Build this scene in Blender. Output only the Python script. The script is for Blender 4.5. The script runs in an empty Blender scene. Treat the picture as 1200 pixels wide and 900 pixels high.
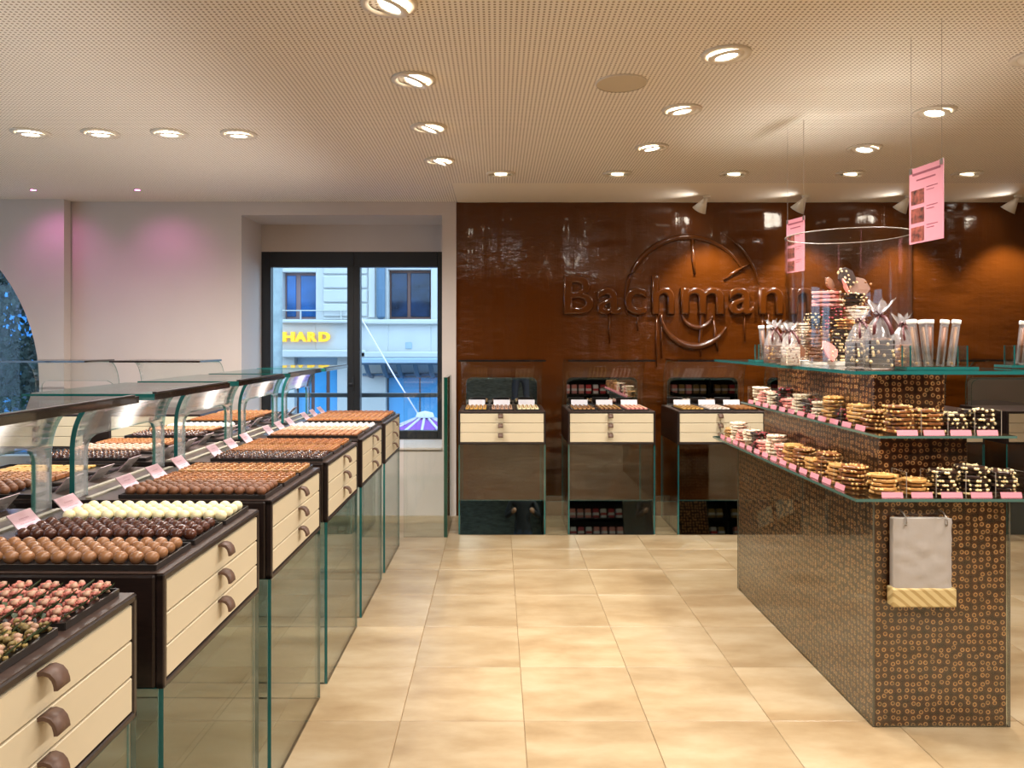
import bpy, bmesh, math, random
from mathutils import Vector, Matrix, Euler

random.seed(7)
sc = bpy.context.scene
COL = sc.collection
PI = math.pi

# ------------------------------------------------------------------ camera, world, exposure
F, VX, VY, EYE = 873.0, 583.0, 400.0, 1.55          # focal length in px, vanishing point, eye height
cam_d = bpy.data.cameras.new('camera'); cam = bpy.data.objects.new('camera', cam_d); COL.objects.link(cam)
cam.location = (0, 0, EYE); cam.rotation_euler = (PI/2, 0, 0)
cam_d.sensor_width = 36; cam_d.lens = 36*F/1200
cam_d.shift_x = (600-VX)/1200; cam_d.shift_y = -(450-VY)/1200
cam_d.clip_start = 0.02; cam_d.clip_end = 200
sc.camera = cam
sc.view_settings.view_transform = 'Standard'; sc.view_settings.look = 'None'
sc.view_settings.gamma = 1; sc.view_settings.use_curve_mapping = False
sc.view_settings.exposure = 0.96
sc.cycles.use_denoising = True
sc.cycles.transparent_max_bounces = 40
sc.cycles.max_bounces = 10
sc.cycles.sample_clamp_indirect = 6
sc.cycles.caustics_reflective = False; sc.cycles.caustics_refractive = False
world = bpy.data.worlds.new('dusk'); sc.world = world; world.use_nodes = True
wb = world.node_tree.nodes['Background']
wb.inputs[0].default_value = (0.56, 0.76, 1.0, 1); wb.inputs[1].default_value = 2.1
DOWN_W, WASH_W, CONE_W = 62, 9, 42                  # lamp powers used by the lamp builders
LED_W = 1.2
WARM = (1.0, 0.945, 0.89)

def P(px, py, Y):
    return Vector(((px-VX)/F*Y, Y, EYE-(py-VY)/F*Y))

# ------------------------------------------------------------------ materials
def lin(c):
    return c/12.92 if c <= .04045 else ((c+.055)/1.055)**2.4
def rgb(h):
    h = h.lstrip('#'); return tuple(lin(int(h[i:i+2], 16)/255) for i in (0, 2, 4))+(1,)
class NT:
    def __init__(s, name):
        s.m = bpy.data.materials.new(name); s.m.use_nodes = True; s.t = s.m.node_tree
        s.b = s.t.nodes['Principled BSDF']; s.out = s.t.nodes['Material Output']
    def n(s, typ, **kw):
        nd = s.t.nodes.new(typ)
        for k, v in kw.items():
            if k.startswith('i_'): nd.inputs[k[2:].replace('_', ' ')].default_value = v
            else: setattr(nd, k, v)
        return nd
    def l(s, a, b): s.t.links.new(a, b)
    def math(s, op, a, b=None, c=None):
        nd = s.t.nodes.new('ShaderNodeMath'); nd.operation = op
        for i, x in enumerate((a, b, c)):
            if x is None: continue
            if isinstance(x, (int, float)): nd.inputs[i].default_value = x
            else: s.l(x, nd.inputs[i])
        return nd.outputs[0]
    def ramp(s, fac, stops):
        r = s.t.nodes.new('ShaderNodeValToRGB'); e = r.color_ramp.elements
        while len(e) < len(stops): e.new(.5)
        for k, (p, c) in enumerate(stops): e[k].position = p; e[k].color = c
        s.l(fac, r.inputs[0]); return r.outputs[0]
    def obj(s): return s.n('ShaderNodeTexCoord').outputs['Object']
    def noise(s, scale, detail=4, vec=None, rough=.5):
        nd = s.n('ShaderNodeTexNoise', i_Scale=scale, i_Detail=detail, i_Roughness=rough)
        s.l(vec or s.obj(), nd.inputs['Vector']); return nd.outputs['Fac']
    def mapping(s, scale=(1,1,1), vec=None):
        nd = s.n('ShaderNodeMapping'); nd.inputs['Scale'].default_value = scale
        s.l(vec or s.obj(), nd.inputs['Vector']); return nd.outputs[0]
    def bump(s, h, strength=.3, dist=.01):
        b = s.n('ShaderNodeBump', i_Strength=strength, i_Distance=dist); s.l(h, b.inputs['Height'])
        s.l(b.outputs[0], s.b.inputs['Normal'])
M = {}
def mat(name, col, rough=.5, metal=0, coat=0, vary=0, noise=None, bump=None, emit=None, sub=0, spec=None):
    t = NT(name); c = rgb(col); b = t.b
    b.inputs['Base Color'].default_value = c; b.inputs['Roughness'].default_value = rough
    b.inputs['Metallic'].default_value = metal; b.inputs['Coat Weight'].default_value = coat
    if spec is not None: b.inputs['Specular IOR Level'].default_value = spec
    src = None
    if noise:
        sca, amt, *str_ = noise
        vec = t.mapping(str_[0]) if str_ else None
        f = t.noise(sca, 5, vec)
        d = tuple(x*(1-amt) for x in c[:3])+(1,); e = tuple(min(1, x*(1+amt)) for x in c[:3])+(1,)
        src = t.ramp(f, [(.3, d), (.7, e)])
    if vary:
        oi = t.n('ShaderNodeObjectInfo'); v = t.math('MULTIPLY_ADD', oi.outputs['Random'], 2*vary, 1-vary)
        hs = t.n('ShaderNodeHueSaturation'); t.l(v, hs.inputs['Value'])
        if src: t.l(src, hs.inputs['Color'])
        else: hs.inputs['Color'].default_value = c
        src = hs.outputs[0]
    if src: t.l(src, b.inputs['Base Color'])
    if bump: t.bump(t.noise(bump[0], 4), bump[1], bump[2] if len(bump) > 2 else .005)
    if emit:
        b.inputs['Emission Color'].default_value = rgb(emit[0]); b.inputs['Emission Strength'].default_value = emit[1]
    M[name] = t.m; return t.m
def glass(name, tint, refl=1.0, dark=1.0, rough=0.0, haze=0, hazecol='#ffffff'):
    t = NT(name); t.t.nodes.remove(t.b)
    lw = t.n('ShaderNodeLayerWeight', i_Blend=.5)
    p = t.math('POWER', lw.outputs['Facing'], 5.0)
    f = t.math('MULTIPLY_ADD', p, .9*refl, .045*refl)
    tr = t.n('ShaderNodeBsdfTransparent'); c = rgb(tint); tr.inputs[0].default_value = tuple(x*dark for x in c[:3])+(1,)
    gl = t.n('ShaderNodeBsdfGlossy'); gl.inputs['Roughness'].default_value = rough
    mx = t.n('ShaderNodeMixShader'); t.l(f, mx.inputs[0]); t.l(tr.outputs[0], mx.inputs[1]); t.l(gl.outputs[0], mx.inputs[2])
    last = mx.outputs[0]
    if haze:
        df = t.n('ShaderNodeBsdfDiffuse'); df.inputs[0].default_value = rgb(hazecol); m2 = t.n('ShaderNodeMixShader'); m2.inputs[0].default_value = haze
        t.l(last, m2.inputs[1]); t.l(df.outputs[0], m2.inputs[2]); last = m2.outputs[0]
    t.l(last, t.out.inputs[0]); M[name] = t.m; return t.m

glass('clear_glass', '#fbfefd'); glass('acrylic', '#fefefd', .9); glass('window_glass', '#eef6fb', .35)
glass('film', '#f6f2f2', 2.4, 1, .14, .10); glass('hood', '#fbfdfd', 1.5, 1, 0, .22, '#d9d5d2'); glass('edge_soft', '#a8d8d0', 1.0, 1, .05, .25, '#3f8f86'); glass('rail_glass', '#fbfdfc', 1.4); glass('dark_pane', '#3f4a5c', 2.5)
mat('glass_edge', '#1f625f', .12, coat=.5); mat('glass_edge_dark', '#0c3d30', .1, coat=.6); mat('shelf_edge', '#4d6a60', .15, coat=.4)
mat('glass_edge_brown', '#1d1612', .12, coat=.5); mat('acrylic_edge', '#94887b', .25); mat('clad_edge', '#5a5446', .2)
mat('wenge', '#231815', .38, noise=(26, .35, (1, 1, 8)), coat=.15)
mat('wenge_top_sheen', '#46362f', .34, noise=(14, .3, (1, 6, 1)), coat=.2)  # wenge for counter tops, lighter: the sheen is painted into the colour
mat('cream', '#c9bb9e', .45, vary=.02)
mat('leather', '#5f4638', .5, bump=(240, .15, .002))
mat('plaster', '#cbbfb6', .75, bump=(120, .03, .002), noise=(3, .02))
mat('ceiling_smooth', '#f4ead8', .7); mat('white_metal', '#ded3c2', .4); mat('lamp_inner', '#e8dfd0', .35)
mat('speaker_cloth', '#cdbfa6', .8, bump=(300, .2, .002))
mat('lens_lit', '#ffffff', .3, emit=('#fff4e0', 14)); mat('lens_off', '#efe8da', .3, emit=('#fff0d6', 1.2))
mat('pink_led', '#ffffff', .3, emit=('#ff6ad8', 10))
mat('tray', '#2a2624', .3, coat=.3); mat('steel', '#9a938a', .3, metal=.9); mat('channel', '#a59b8a', .4)
mat('card_back', '#bdb4b2', .6)
mat('frame_black', '#16181c', .4)
mat('mirror', '#b9bab8', .015, metal=1); mat('mirror_dark', '#8fa0a0', .02, metal=1)
mat('brown_panel', '#6b4526', .3, coat=.4)
mat('pink_paper', '#cf858f', .6); mat('pink_strip', '#d98a94', .5); mat('white_paper', '#e9e4ea', .6)
mat('string', '#9a8d80', .5)
mat('slate', '#5d6a68', .6, noise=(9, .5, (1, 1, 5)), bump=(14, .6, .03)); mat('black_matte', '#0d0c0c', .6)
mat('black_lacquer', '#120d0b', .25, coat=.5)
mat('pack_red', '#b8323a', .4, vary=.2); mat('pack_white', '#e6e0da', .4, vary=.1); mat('pack_pink', '#dd8d84', .4, vary=.2)
mat('pack_gold', '#a2834e', .35, vary=.25)
mat('bag_white', '#a9a097', .35, bump=(14, .25, .01)); mat('bag_box', '#dcc48c', .5)
mat('ribbon', '#5a2c2c', .3); mat('ribbon_pink', '#c98a88', .35); mat('cap_white', '#e4ddd4', .4)
# chocolates
def choc(name, col, rough=.3, vary=.1, bump=None, noise=None): return mat(name, col, rough, vary=vary, bump=bump, noise=noise)
choc('choc_dark', '#4d2a1c', .22); choc('choc_milk', '#8f623f', .26); choc('choc_white', '#f0e2b4', .4, .04)
choc('choc_cocoa', '#74482c', .5, .12, (60, .3)); choc('choc_caramel', '#9a6232', .35, .14); choc('choc_tan', '#ab7c4a', .4, .12)
choc('choc_orange', '#97603a', .4, .15, (40, .3)); choc('choc_rose', '#b58e74', .4, .1); choc('choc_pearl', '#e6d9cc', .4, .05)
choc('choc_bitter', '#3a2018', .25); choc('choc_pink', '#bf7466', .6, .15, (45, .8, .01), (30, .3))
choc('choc_green', '#8a7440', .6, .15, (45, .8, .01), (38, .5)); choc('leaf_green', '#3c4a2a', .5)
choc('nut', '#d8ab68', .45, .2); choc('nut_pale', '#e8cf9a', .45, .1)
choc('bark_dark', '#2e1a12', .3, .15); choc('bark_milk', '#855028', .35, .12); choc('bark_caramel', '#c28f50', .4, .1)
choc('bark_white', '#e9d8bc', .4, .06); choc('bark_pink', '#df8f84', .5, .08, (90, .3)); choc('bark_brown', '#7a5038', .45, .1)
choc('speck_red', '#b0424a', .5); choc('choc_gold', '#cfa050', .4, .1)

# travertine, one look per tile
t = NT('travertine'); oi = t.n('ShaderNodeObjectInfo')
geo = t.n('ShaderNodeNewGeometry')
off = t.n('ShaderNodeVectorMath', operation='ADD'); t.l(geo.outputs['Position'], off.inputs[0])
mul = t.n('ShaderNodeVectorMath', operation='SCALE', i_Scale=7.0); cmb = t.n('ShaderNodeCombineXYZ')
t.l(oi.outputs['Random'], cmb.inputs[0]); t.l(oi.outputs['Random'], cmb.inputs[1]); t.l(cmb.outputs[0], mul.inputs[0]); t.l(mul.outputs[0], off.inputs[1])
vec = t.mapping((1.1, 2.6, 1), off.outputs[0])
n1 = t.noise(1.7, 8, vec, .6)
base = t.ramp(n1, [(.28, rgb('#856c4c')), (.44, rgb('#988160')), (.56, rgb('#a48f6f')), (.78, rgb('#b3a286'))])
n2 = t.noise(13, 6, vec, .7); pit = t.math('GREATER_THAN', n2, .76)
n3 = t.noise(2.3, 2, off.outputs[0]); pit2 = t.math('MULTIPLY', pit, t.math('GREATER_THAN', n3, .54))
mx = t.n('ShaderNodeMix', data_type='RGBA'); t.l(pit2, mx.inputs[0]); t.l(base, mx.inputs[6]); mx.inputs[7].default_value = rgb('#7d6444')
hs = t.n('ShaderNodeHueSaturation'); t.l(t.math('MULTIPLY_ADD', oi.outputs['Random'], .1, .95), hs.inputs['Value']); t.l(mx.outputs[2], hs.inputs['Color'])
t.l(hs.outputs[0], t.b.inputs['Base Color']); t.b.inputs['Roughness'].default_value = .3
t.bump(pit2, -.3, .004); M['travertine'] = t.m
mat('grout', '#8d7350', .8)

# perforated ceiling board: round holes 10 mm on a 20.7 mm grid
t = NT('perforated'); sep = t.n('ShaderNodeSeparateXYZ'); geo = t.n('ShaderNodeNewGeometry'); t.l(geo.outputs['Position'], sep.inputs[0])
def cellc(o): return t.math('SUBTRACT', t.math('FRACT', t.math('ADD', t.math('DIVIDE', o, .0207), 500.0)), .5)
cx, cy = cellc(sep.outputs[0]), cellc(sep.outputs[1])
d = t.math('SQRT', t.math('ADD', t.math('MULTIPLY', cx, cx), t.math('MULTIPLY', cy, cy)))
hole = t.math('LESS_THAN', d, .25)
mx = t.n('ShaderNodeMix', data_type='RGBA'); t.l(hole, mx.inputs[0]); mx.inputs[6].default_value = rgb('#f6eee2'); mx.inputs[7].default_value = rgb('#8f7a62')
t.l(mx.outputs[2], t.b.inputs['Base Color']); t.b.inputs['Roughness'].default_value = .75
M['perforated'] = t.m

# flowing chocolate
t = NT('flowing_chocolate')
v1 = t.mapping((2.4, 1, 6.5)); w = t.noise(2.2, 5, v1, .55)
v2 = t.mapping((14, 1, .7)); dr = t.noise(1.6, 3, v2)
n0 = t.noise(.9, 2)
gate = t.ramp(n0, [(.42, (0, 0, 0, 1)), (.62, (1, 1, 1, 1))])
h = t.math('ADD', t.math('MULTIPLY', w, t.math('MULTIPLY_ADD', gate, .8, .25)), t.math('MULTIPLY', dr, .22))
t.b.inputs['Base Color'].default_value = rgb('#532806'); t.b.inputs['Roughness'].default_value = .18; t.b.inputs['Specular IOR Level'].default_value = .3
t.b.inputs['Coat Weight'].default_value = .5; t.b.inputs['Coat Roughness'].default_value = .05
t.bump(h, .5, .03); M['flowing_chocolate'] = t.m

# printed chocolate-with-hazelnut-rings panel
t = NT('nut_ring_print'); geo = t.n('ShaderNodeNewGeometry'); sep = t.n('ShaderNodeSeparateXYZ'); t.l(geo.outputs['Position'], sep.inputs[0])
u = t.math('ADD', sep.outputs[0], sep.outputs[1]); cmb = t.n('ShaderNodeCombineXYZ'); t.l(u, cmb.inputs[0]); t.l(sep.outputs[2], cmb.inputs[1])
vo = t.n('ShaderNodeTexVoronoi', voronoi_dimensions='2D', i_Scale=36.0, i_Randomness=.42); t.l(cmb.outputs[0], vo.inputs['Vector'])
ringf = vo.outputs['Distance']
nut = t.ramp(ringf, [(0, rgb('#7c5230')), (.10, rgb('#52301b')), (.17, rgb('#5c381f')), (.20, rgb('#bc8c58')), (.28, rgb('#bc8c58')), (.33, rgb('#54290f')), (.5, rgb('#432009')), (.75, rgb('#301405'))])
nz = t.noise(34, 3, geo.outputs['Position']); mx = t.n('ShaderNodeMix', data_type='RGBA', blend_type='MULTIPLY'); mx.inputs[0].default_value = 1
t.l(nut, mx.inputs[6]); t.l(t.ramp(nz, [(.3, (.5, .5, .5, 1)), (.65, (1.2, 1.15, 1.1, 1))]), mx.inputs[7])
t.l(mx.outputs[2], t.b.inputs['Base Color']); t.b.inputs['Roughness'].default_value = .3; t.b.inputs['Coat Weight'].default_value = .45; t.b.inputs['Coat Roughness'].default_value = .2
t.bump(t.math('SUBTRACT', 1.0, ringf), .5, .004)
M['nut_ring_print'] = t.m

# price card: pink paper with three lines of faint print (object coordinates: x right, y up)
t = NT('price_card'); sep = t.n('ShaderNodeSeparateXYZ'); t.l(t.obj(), sep.inputs[0])
def band(o, a, b): return t.math('MULTIPLY', t.math('GREATER_THAN', o, a), t.math('LESS_THAN', o, b))
nz = t.math('GREATER_THAN', t.noise(420, 1, t.mapping((1, .1, .1))), .46)
ln = None
for y0, x0, x1 in ((.045, -.022, .022), (.029, -.036, .036), (.020, -.02, .02)):
    b = t.math('MULTIPLY', band(sep.outputs[1], y0, y0+.004), band(sep.outputs[0], x0, x1)); ln = b if ln is None else t.math('MAXIMUM', ln, b)
ln = t.math('MULTIPLY', t.math('MULTIPLY', ln, nz), .55)
mx = t.n('ShaderNodeMix', data_type='RGBA'); t.l(ln, mx.inputs[0]); mx.inputs[6].default_value = rgb('#e2bcc6'); mx.inputs[7].default_value = rgb('#a35a70')
t.l(mx.outputs[2], t.b.inputs['Base Color']); t.b.inputs['Roughness'].default_value = .55; M['price_card'] = t.m

# bag-box print: slanted dashes
t = NT('dash_print'); wv = t.n('ShaderNodeTexWave', i_Scale=14.0, i_Distortion=1.0); mp = t.mapping((1, 1, 1.2)); t.l(mp, wv.inputs['Vector'])
wv.bands_direction = 'DIAGONAL'
t.l(t.ramp(wv.outputs['Fac'], [(.55, rgb('#c9b27e')), (.75, rgb('#ab8f5a'))]), t.b.inputs['Base Color']); t.b.inputs['Roughness'].default_value = .5; M['dash_print'] = t.m

# sign photos
mat('photo_print', '#7a3d30', .5, noise=(45, .9))
mat('sign_ink', '#8a4450', .6)
# outside
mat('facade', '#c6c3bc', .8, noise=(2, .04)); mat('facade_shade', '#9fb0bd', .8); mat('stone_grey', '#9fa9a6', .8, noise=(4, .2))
mat('window_wood', '#8a6a66', .5); mat('window_wood_brown', '#6a463a', .5)
mat('pane_blue', '#2a5f9a', .08, noise=(1.2, .5)); mat('pane_dark', '#182c48', .06, noise=(3, .6))
mat('sign_yellow', '#ffbe20', .4, emit=('#ffc020', .35)); mat('canopy_metal', '#5b7488', .4, metal=.3); mat('shop_blue', '#4a9ccf', .1)
mat('parasol_purple', '#8d4aa5', .7); mat('parasol_white', '#d7cde0', .7); mat('asphalt', '#4a5056', .9)
mat('foliage', '#10261d', .7, vary=.3); mat('bark', '#2a3030', .8); mat('rail_grey', '#5c646c', .4, metal=.5)
mat('lake_blue', '#2f86c8', .5, noise=(.8, .3, (1, 1, 4))); mat('car_blue', '#3a6cb0', .3, coat=.5)
mat('skin', '#b98a6c', .5); mat('jacket', '#121214', .7); mat('jeans', '#2b3648', .8); mat('hair', '#2a1c14', .6)

# ------------------------------------------------------------------ mesh helpers
class MB:
    def __init__(s): s.bm = bmesh.new()
    def _mi(s, faces, mi, smooth=False):
        for f in faces: f.material_index = mi; f.smooth = smooth
    def box(s, x0, x1, y0, y1, z0, z1, mi=0, bev=0, seg=2):
        r = bmesh.ops.create_cube(s.bm, size=1, matrix=Matrix.Translation(((x0+x1)/2, (y0+y1)/2, (z0+z1)/2)) @ Matrix.Diagonal((abs(x1-x0), abs(y1-y0), abs(z1-z0), 1)))
        vs = r['verts']
        if bev:
            es = {e for v in vs for e in v.link_edges}
            q = bmesh.ops.bevel(s.bm, geom=list(es), offset=bev, segments=seg, affect='EDGES', profile=.5)
            fs = set(q['faces']) | {f for v in q['verts'] for f in v.link_faces}
        else: fs = {f for v in vs for f in v.link_faces}
        s._mi(fs, mi); return s
    def slab(s, x0, x1, y0, y1, z0, z1, mi=0, edge=1, bigger=None):
        """glass plate: the two big faces get mi, the narrow ones edge"""
        d = (abs(x1-x0), abs(y1-y0), abs(z1-z0)); ax = bigger if bigger is not None else d.index(min(d))
        r = bmesh.ops.create_cube(s.bm, size=1, matrix=Matrix.Translation(((x0+x1)/2, (y0+y1)/2, (z0+z1)/2)) @ Matrix.Diagonal((*d, 1)))
        for f in {f for v in r['verts'] for f in v.link_faces}:
            f.normal_update(); f.material_index = mi if abs(f.normal[ax]) > .9 else edge
        return s
    def cyl(s, c, r, h, n=24, mi=0, r2=None, mat=None, smooth=True, caps=True):
        m = (mat or Matrix.Identity(4)) @ Matrix.Translation((c[0], c[1], c[2]+h/2))
        q = bmesh.ops.create_cone(s.bm, cap_ends=caps, segments=n, radius1=r, radius2=r if r2 is None else r2, depth=h, matrix=m)
        fs = {f for v in q['verts'] for f in v.link_faces}
        for f in fs: f.material_index = mi; f.smooth = smooth and len(f.verts) == 4
        return s
    def ball(s, c, r, u=12, v=8, mi=0, scale=(1, 1, 1)):
        q = bmesh.ops.create_uvsphere(s.bm, u_segments=u, v_segments=v, radius=r, matrix=Matrix.Translation(c) @ Matrix.Diagonal((*scale, 1)))
        s._mi({f for w in q['verts'] for f in w.link_faces}, mi, True); return s
    def ico(s, c, r, sub=1, mi=0, scale=(1, 1, 1), jit=0, smooth=True):
        q = bmesh.ops.create_icosphere(s.bm, subdivisions=sub, radius=r, matrix=Matrix.Translation(c) @ Matrix.Diagonal((*scale, 1)))
        if jit:
            for w in q['verts']: w.co += Vector((random.uniform(-jit, jit), random.uniform(-jit, jit), random.uniform(-jit, jit)))
        s._mi({f for w in q['verts'] for f in w.link_faces}, mi, smooth); return s
    def prism(s, pts, vec, mi=0, smooth=False, capmi=None):
        """closed polygon of 3-D points extruded along vec"""
        vec = Vector(vec); a = [s.bm.verts.new(p) for p in pts]; b = [s.bm.verts.new(Vector(p)+vec) for p in pts]; n = len(a)
        fs = [s.bm.faces.new(a[::-1]), s.bm.faces.new(b)]
        for f in fs: f.material_index = mi if capmi is None else capmi
        for i in range(n):
            f = s.bm.faces.new((a[i], a[(i+1) % n], b[(i+1) % n], b[i])); f.material_index = mi; f.smooth = smooth
        return s
    def sweep(s, path, r, n=8, mi=0, closed=False):
        path = [Vector(p) for p in path]; rs = r if isinstance(r, (list, tuple)) else [r]*len(path); rings = []
        for i, p in enumerate(path):
            tg = (path[(i+1) % len(path)]-path[i-1]) if closed else (path[min(i+1, len(path)-1)]-path[max(i-1, 0)])
            tg.normalize(); up = Vector((0, 0, 1)) if abs(tg.z) < .9 else Vector((1, 0, 0))
            a = tg.cross(up).normalized(); b = tg.cross(a).normalized()
            rings.append([s.bm.verts.new(p+rs[i]*(a*math.cos(2*PI*k/n)+b*math.sin(2*PI*k/n))) for k in range(n)])
        m = len(rings)
        for i in range(m if closed else m-1):
            A, B = rings[i], rings[(i+1) % m]
            for k in range(n):
                f = s.bm.faces.new((A[k], A[(k+1) % n], B[(k+1) % n], B[k])); f.material_index = mi; f.smooth = True
        if not closed:
            for R in (rings[0][::-1], rings[-1]): s.bm.faces.new(R).material_index = mi
        return s
    def lathe(s, prof, n=32, mi=0, c=(0, 0, 0), mis=None):
        rings = []
        for r, z in prof:
            rings.append([s.bm.verts.new((c[0]+r*math.cos(2*PI*k/n), c[1]+r*math.sin(2*PI*k/n), c[2]+z)) for k in range(n)])
        for i in range(len(rings)-1):
            for k in range(n):
                f = s.bm.faces.new((rings[i][k], rings[i][(k+1) % n], rings[i+1][(k+1) % n], rings[i+1][k])); f.material_index = mis[i] if mis else mi; f.smooth = True
        return s
    def ribbon(s, path, width_vec, thick_fn, mi=0):
        """strip of given half-width vector following a path; thick_fn = thickness along the local normal"""
        w = Vector(width_vec); path = [Vector(p) for p in path]; rows = []
        for i, p in enumerate(path):
            tg = (path[min(i+1, len(path)-1)]-path[max(i-1, 0)]).normalized(); nm = tg.cross(w).normalized()*thick_fn
            rows.append([s.bm.verts.new(q) for q in (p-w, p+w, p+w+nm, p-w+nm)])
        for A, B in zip(rows, rows[1:]):
            for k in range(4):
                f = s.bm.faces.new((A[k], A[(k+1) % 4], B[(k+1) % 4], B[k])); f.material_index = mi; f.smooth = k in (0, 2)
        s.bm.faces.new(rows[0][::-1]).material_index = mi; s.bm.faces.new(rows[-1]).material_index = mi
        return s
    def mesh(s, name, mats):
        bmesh.ops.recalc_face_normals(s.bm, faces=s.bm.faces[:])
        me = bpy.data.meshes.new(name); s.bm.to_mesh(me); s.bm.free()
        for m in (mats if isinstance(mats, (list, tuple)) else [mats]): me.materials.append(M[m])
        return me
    def build(s, name, mats, parent=None, loc=None, rot=None):
        return link(name, s.mesh(name, mats), parent, loc, rot)
def link(name, data, parent=None, loc=None, rot=None):
    o = bpy.data.objects.new(name, data); COL.objects.link(o)
    if parent: o.parent = parent
    if loc is not None: o.location = loc
    if rot is not None: o.rotation_euler = rot
    return o
def tag(o, label=None, cat=None, group=None, kind=None):
    if label: o['label'] = label
    if cat: o['category'] = cat
    if group: o['group'] = group
    if kind: o['kind'] = kind
    return o
def thing(name, label, cat, loc=(0, 0, 0), rot=(0, 0, 0), group=None):
    return tag(link(name, None, None, loc, rot), label, cat, group)
def struct(name, mb, mats, parent=None):
    o = mb.build(name, mats, parent)
    if not parent: o['kind'] = 'structure'
    return o
def copy_tree(o, parent=None):
    c = o.copy(); COL.objects.link(c); c.parent = parent
    for ch in o.children: copy_tree(ch, c)
    return c
def strip_lamp(name, parent, loc, direction, sx, sy, watts, spread):
    d = bpy.data.lights.new(name, 'AREA'); d.shape = 'RECTANGLE'; d.size = sx; d.size_y = sy; d.energy = watts; d.spread = math.radians(spread); d.color = WARM
    o = link(name, d, parent, loc); o.rotation_euler = Vector(direction).to_track_quat('-Z', 'Y').to_euler(); return o
def spot(name, parent, loc, target, watts, angle, blend=.6, color=WARM, size=.04):
    d = bpy.data.lights.new(name, 'SPOT'); d.energy = watts; d.spot_size = math.radians(angle); d.spot_blend = blend
    d.color = color; d.shadow_soft_size = size
    o = link(name, d, parent, loc); o.rotation_euler = (Vector(target)-Vector(loc)).to_track_quat('-Z', 'Y').to_euler(); return o
def text_mesh(body, size, extrude, bevel, align='LEFT', space=1.0, offset=0):
    cu = bpy.data.curves.new('lettering', 'FONT'); cu.body = body; cu.size = size; cu.extrude = extrude; cu.bevel_depth = bevel
    cu.bevel_resolution = 2; cu.align_x = align; cu.space_character = space; cu.resolution_u = 6; cu.offset = offset
    o = bpy.data.objects.new('lettering', cu); COL.objects.link(o)
    dg = bpy.context.evaluated_depsgraph_get(); dg.update()
    me = bpy.data.meshes.new_from_object(o.evaluated_get(dg)); COL.objects.unlink(o); bpy.data.objects.remove(o)
    for p in me.polygons: p.use_smooth = False
    return me
NTH = ['', 'second ', 'third ', 'fourth ', 'fifth ', 'sixth ']

# ------------------------------------------------------------------ the room
ZC = 2.79; YW = 6.62; XL, XR, YR = -7.5, 6.6, -3.4
T = .504; TX0, TY0 = .108, .017
flo = struct('floor', MB().box(XL, XR, YR, 7.0, -.2, -.004), 'grout')
tile_me = MB().box(-T/2+.0012, T/2-.0012, -T/2+.0012, T/2-.0012, -.02, 0, 0, .0015, 1).mesh('tile', 'travertine')
for i in range(-8, 8):
    for j in range(1, 14):
        x = TX0+T*(i+.5); y = TY0+T*(j+.5)
        if y > YW-.1: continue
        link('tile', tile_me, flo, (x, y, 0))
far_me = MB()
far_me.box(XL, XR, YR, TY0+T, -.02, 0); far_me.box(XL, TX0-8*T, TY0+T, YW, -.02, 0); far_me.box(TX0+8*T, XR, TY0+T, YW, -.02, 0)
far_me.box(TX0-8*T, TX0+8*T, TY0+13*T, YW, -.02, 0)
struct('floor_outer', far_me, 'travertine')
XS = -.355; YS = 5.84
struct('ceiling', MB().box(XL, XR, YR, YS, ZC, ZC+.1).box(XL, XS, YS, YW, ZC, ZC+.1), 'perforated')
struct('trim_1', MB().box(XS, XR, YS, YW+.3, ZC, ZC+.1), 'ceiling_smooth')
wl = MB().box(XL-.15, XL, YR, YW+.8, -.2, .45).box(XL-.15, XL, YR, YW+.8, 2.5, ZC+.1)
for a, b in ((YR, -2.6), (.4, 1.2), (4.2, YW+.8)): wl.box(XL-.15, XL, a, b, .45, 2.5)
struct('wall_left', wl, 'plaster')
for n_, (a, b) in enumerate(((-2.6, .4), (1.2, 4.2))):  # windows added out of view to let daylight onto ceiling and walls
    added_win = struct('window_%d' % (3+n_), MB().box(XL-.1, XL-.04, a, a+.07, .45, 2.5).box(XL-.1, XL-.04, b-.07, b, .45, 2.5).box(XL-.1, XL-.04, a, b, .45, .52).box(XL-.1, XL-.04, a, b, 2.43, 2.5).box(XL-.1, XL-.04, (a+b)/2-.03, (a+b)/2+.03, .45, 2.5), 'frame_black')
    MB().box(XL-.075, XL-.067, a+.06, b-.06, .51, 2.44).build('pane', 'window_glass', added_win)
struct('wall_right', MB().box(XR, XR+.15, YR, YW+.8, -.2, ZC+.1), 'plaster')
struct('wall_rear', MB().box(XL-.15, XR+.15, YR-.15, YR, -.2, ZC+.1), 'plaster')
struct('trim_3', MB().box(-3.0, .88, YR, YR+.03, 0, ZC), 'slate')
# white wall with window niche (between the arch pier and the chocolate wall)
YN = 7.18
def px2x(px, Y): return (px-VX)/F*Y
XA = px2x(75, YW); XN0 = px2x(283, YW); XN1 = px2x(518, YW); XC = px2x(534.5, YW)
ZN1 = EYE+148/F*YW; ZSILL = EYE-127/F*YW
w = MB()
w.box(XA-.05, XN0, YW, YW+.75, -.2, ZC+.1); w.box(XN1, XC, YW, YW+.75, -.2, ZC+.1)
w.box(XN0, XN1, YW, YW+.75, ZN1, ZC+.1); w.box(XN0, XN1, YW, YW+.75, -.2, ZSILL)
WZ1 = EYE+105/F*YN
w.box(XN0, XN1, YN, YN+.19, WZ1, ZN1)
struct('wall_back', w, 'plaster')
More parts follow.
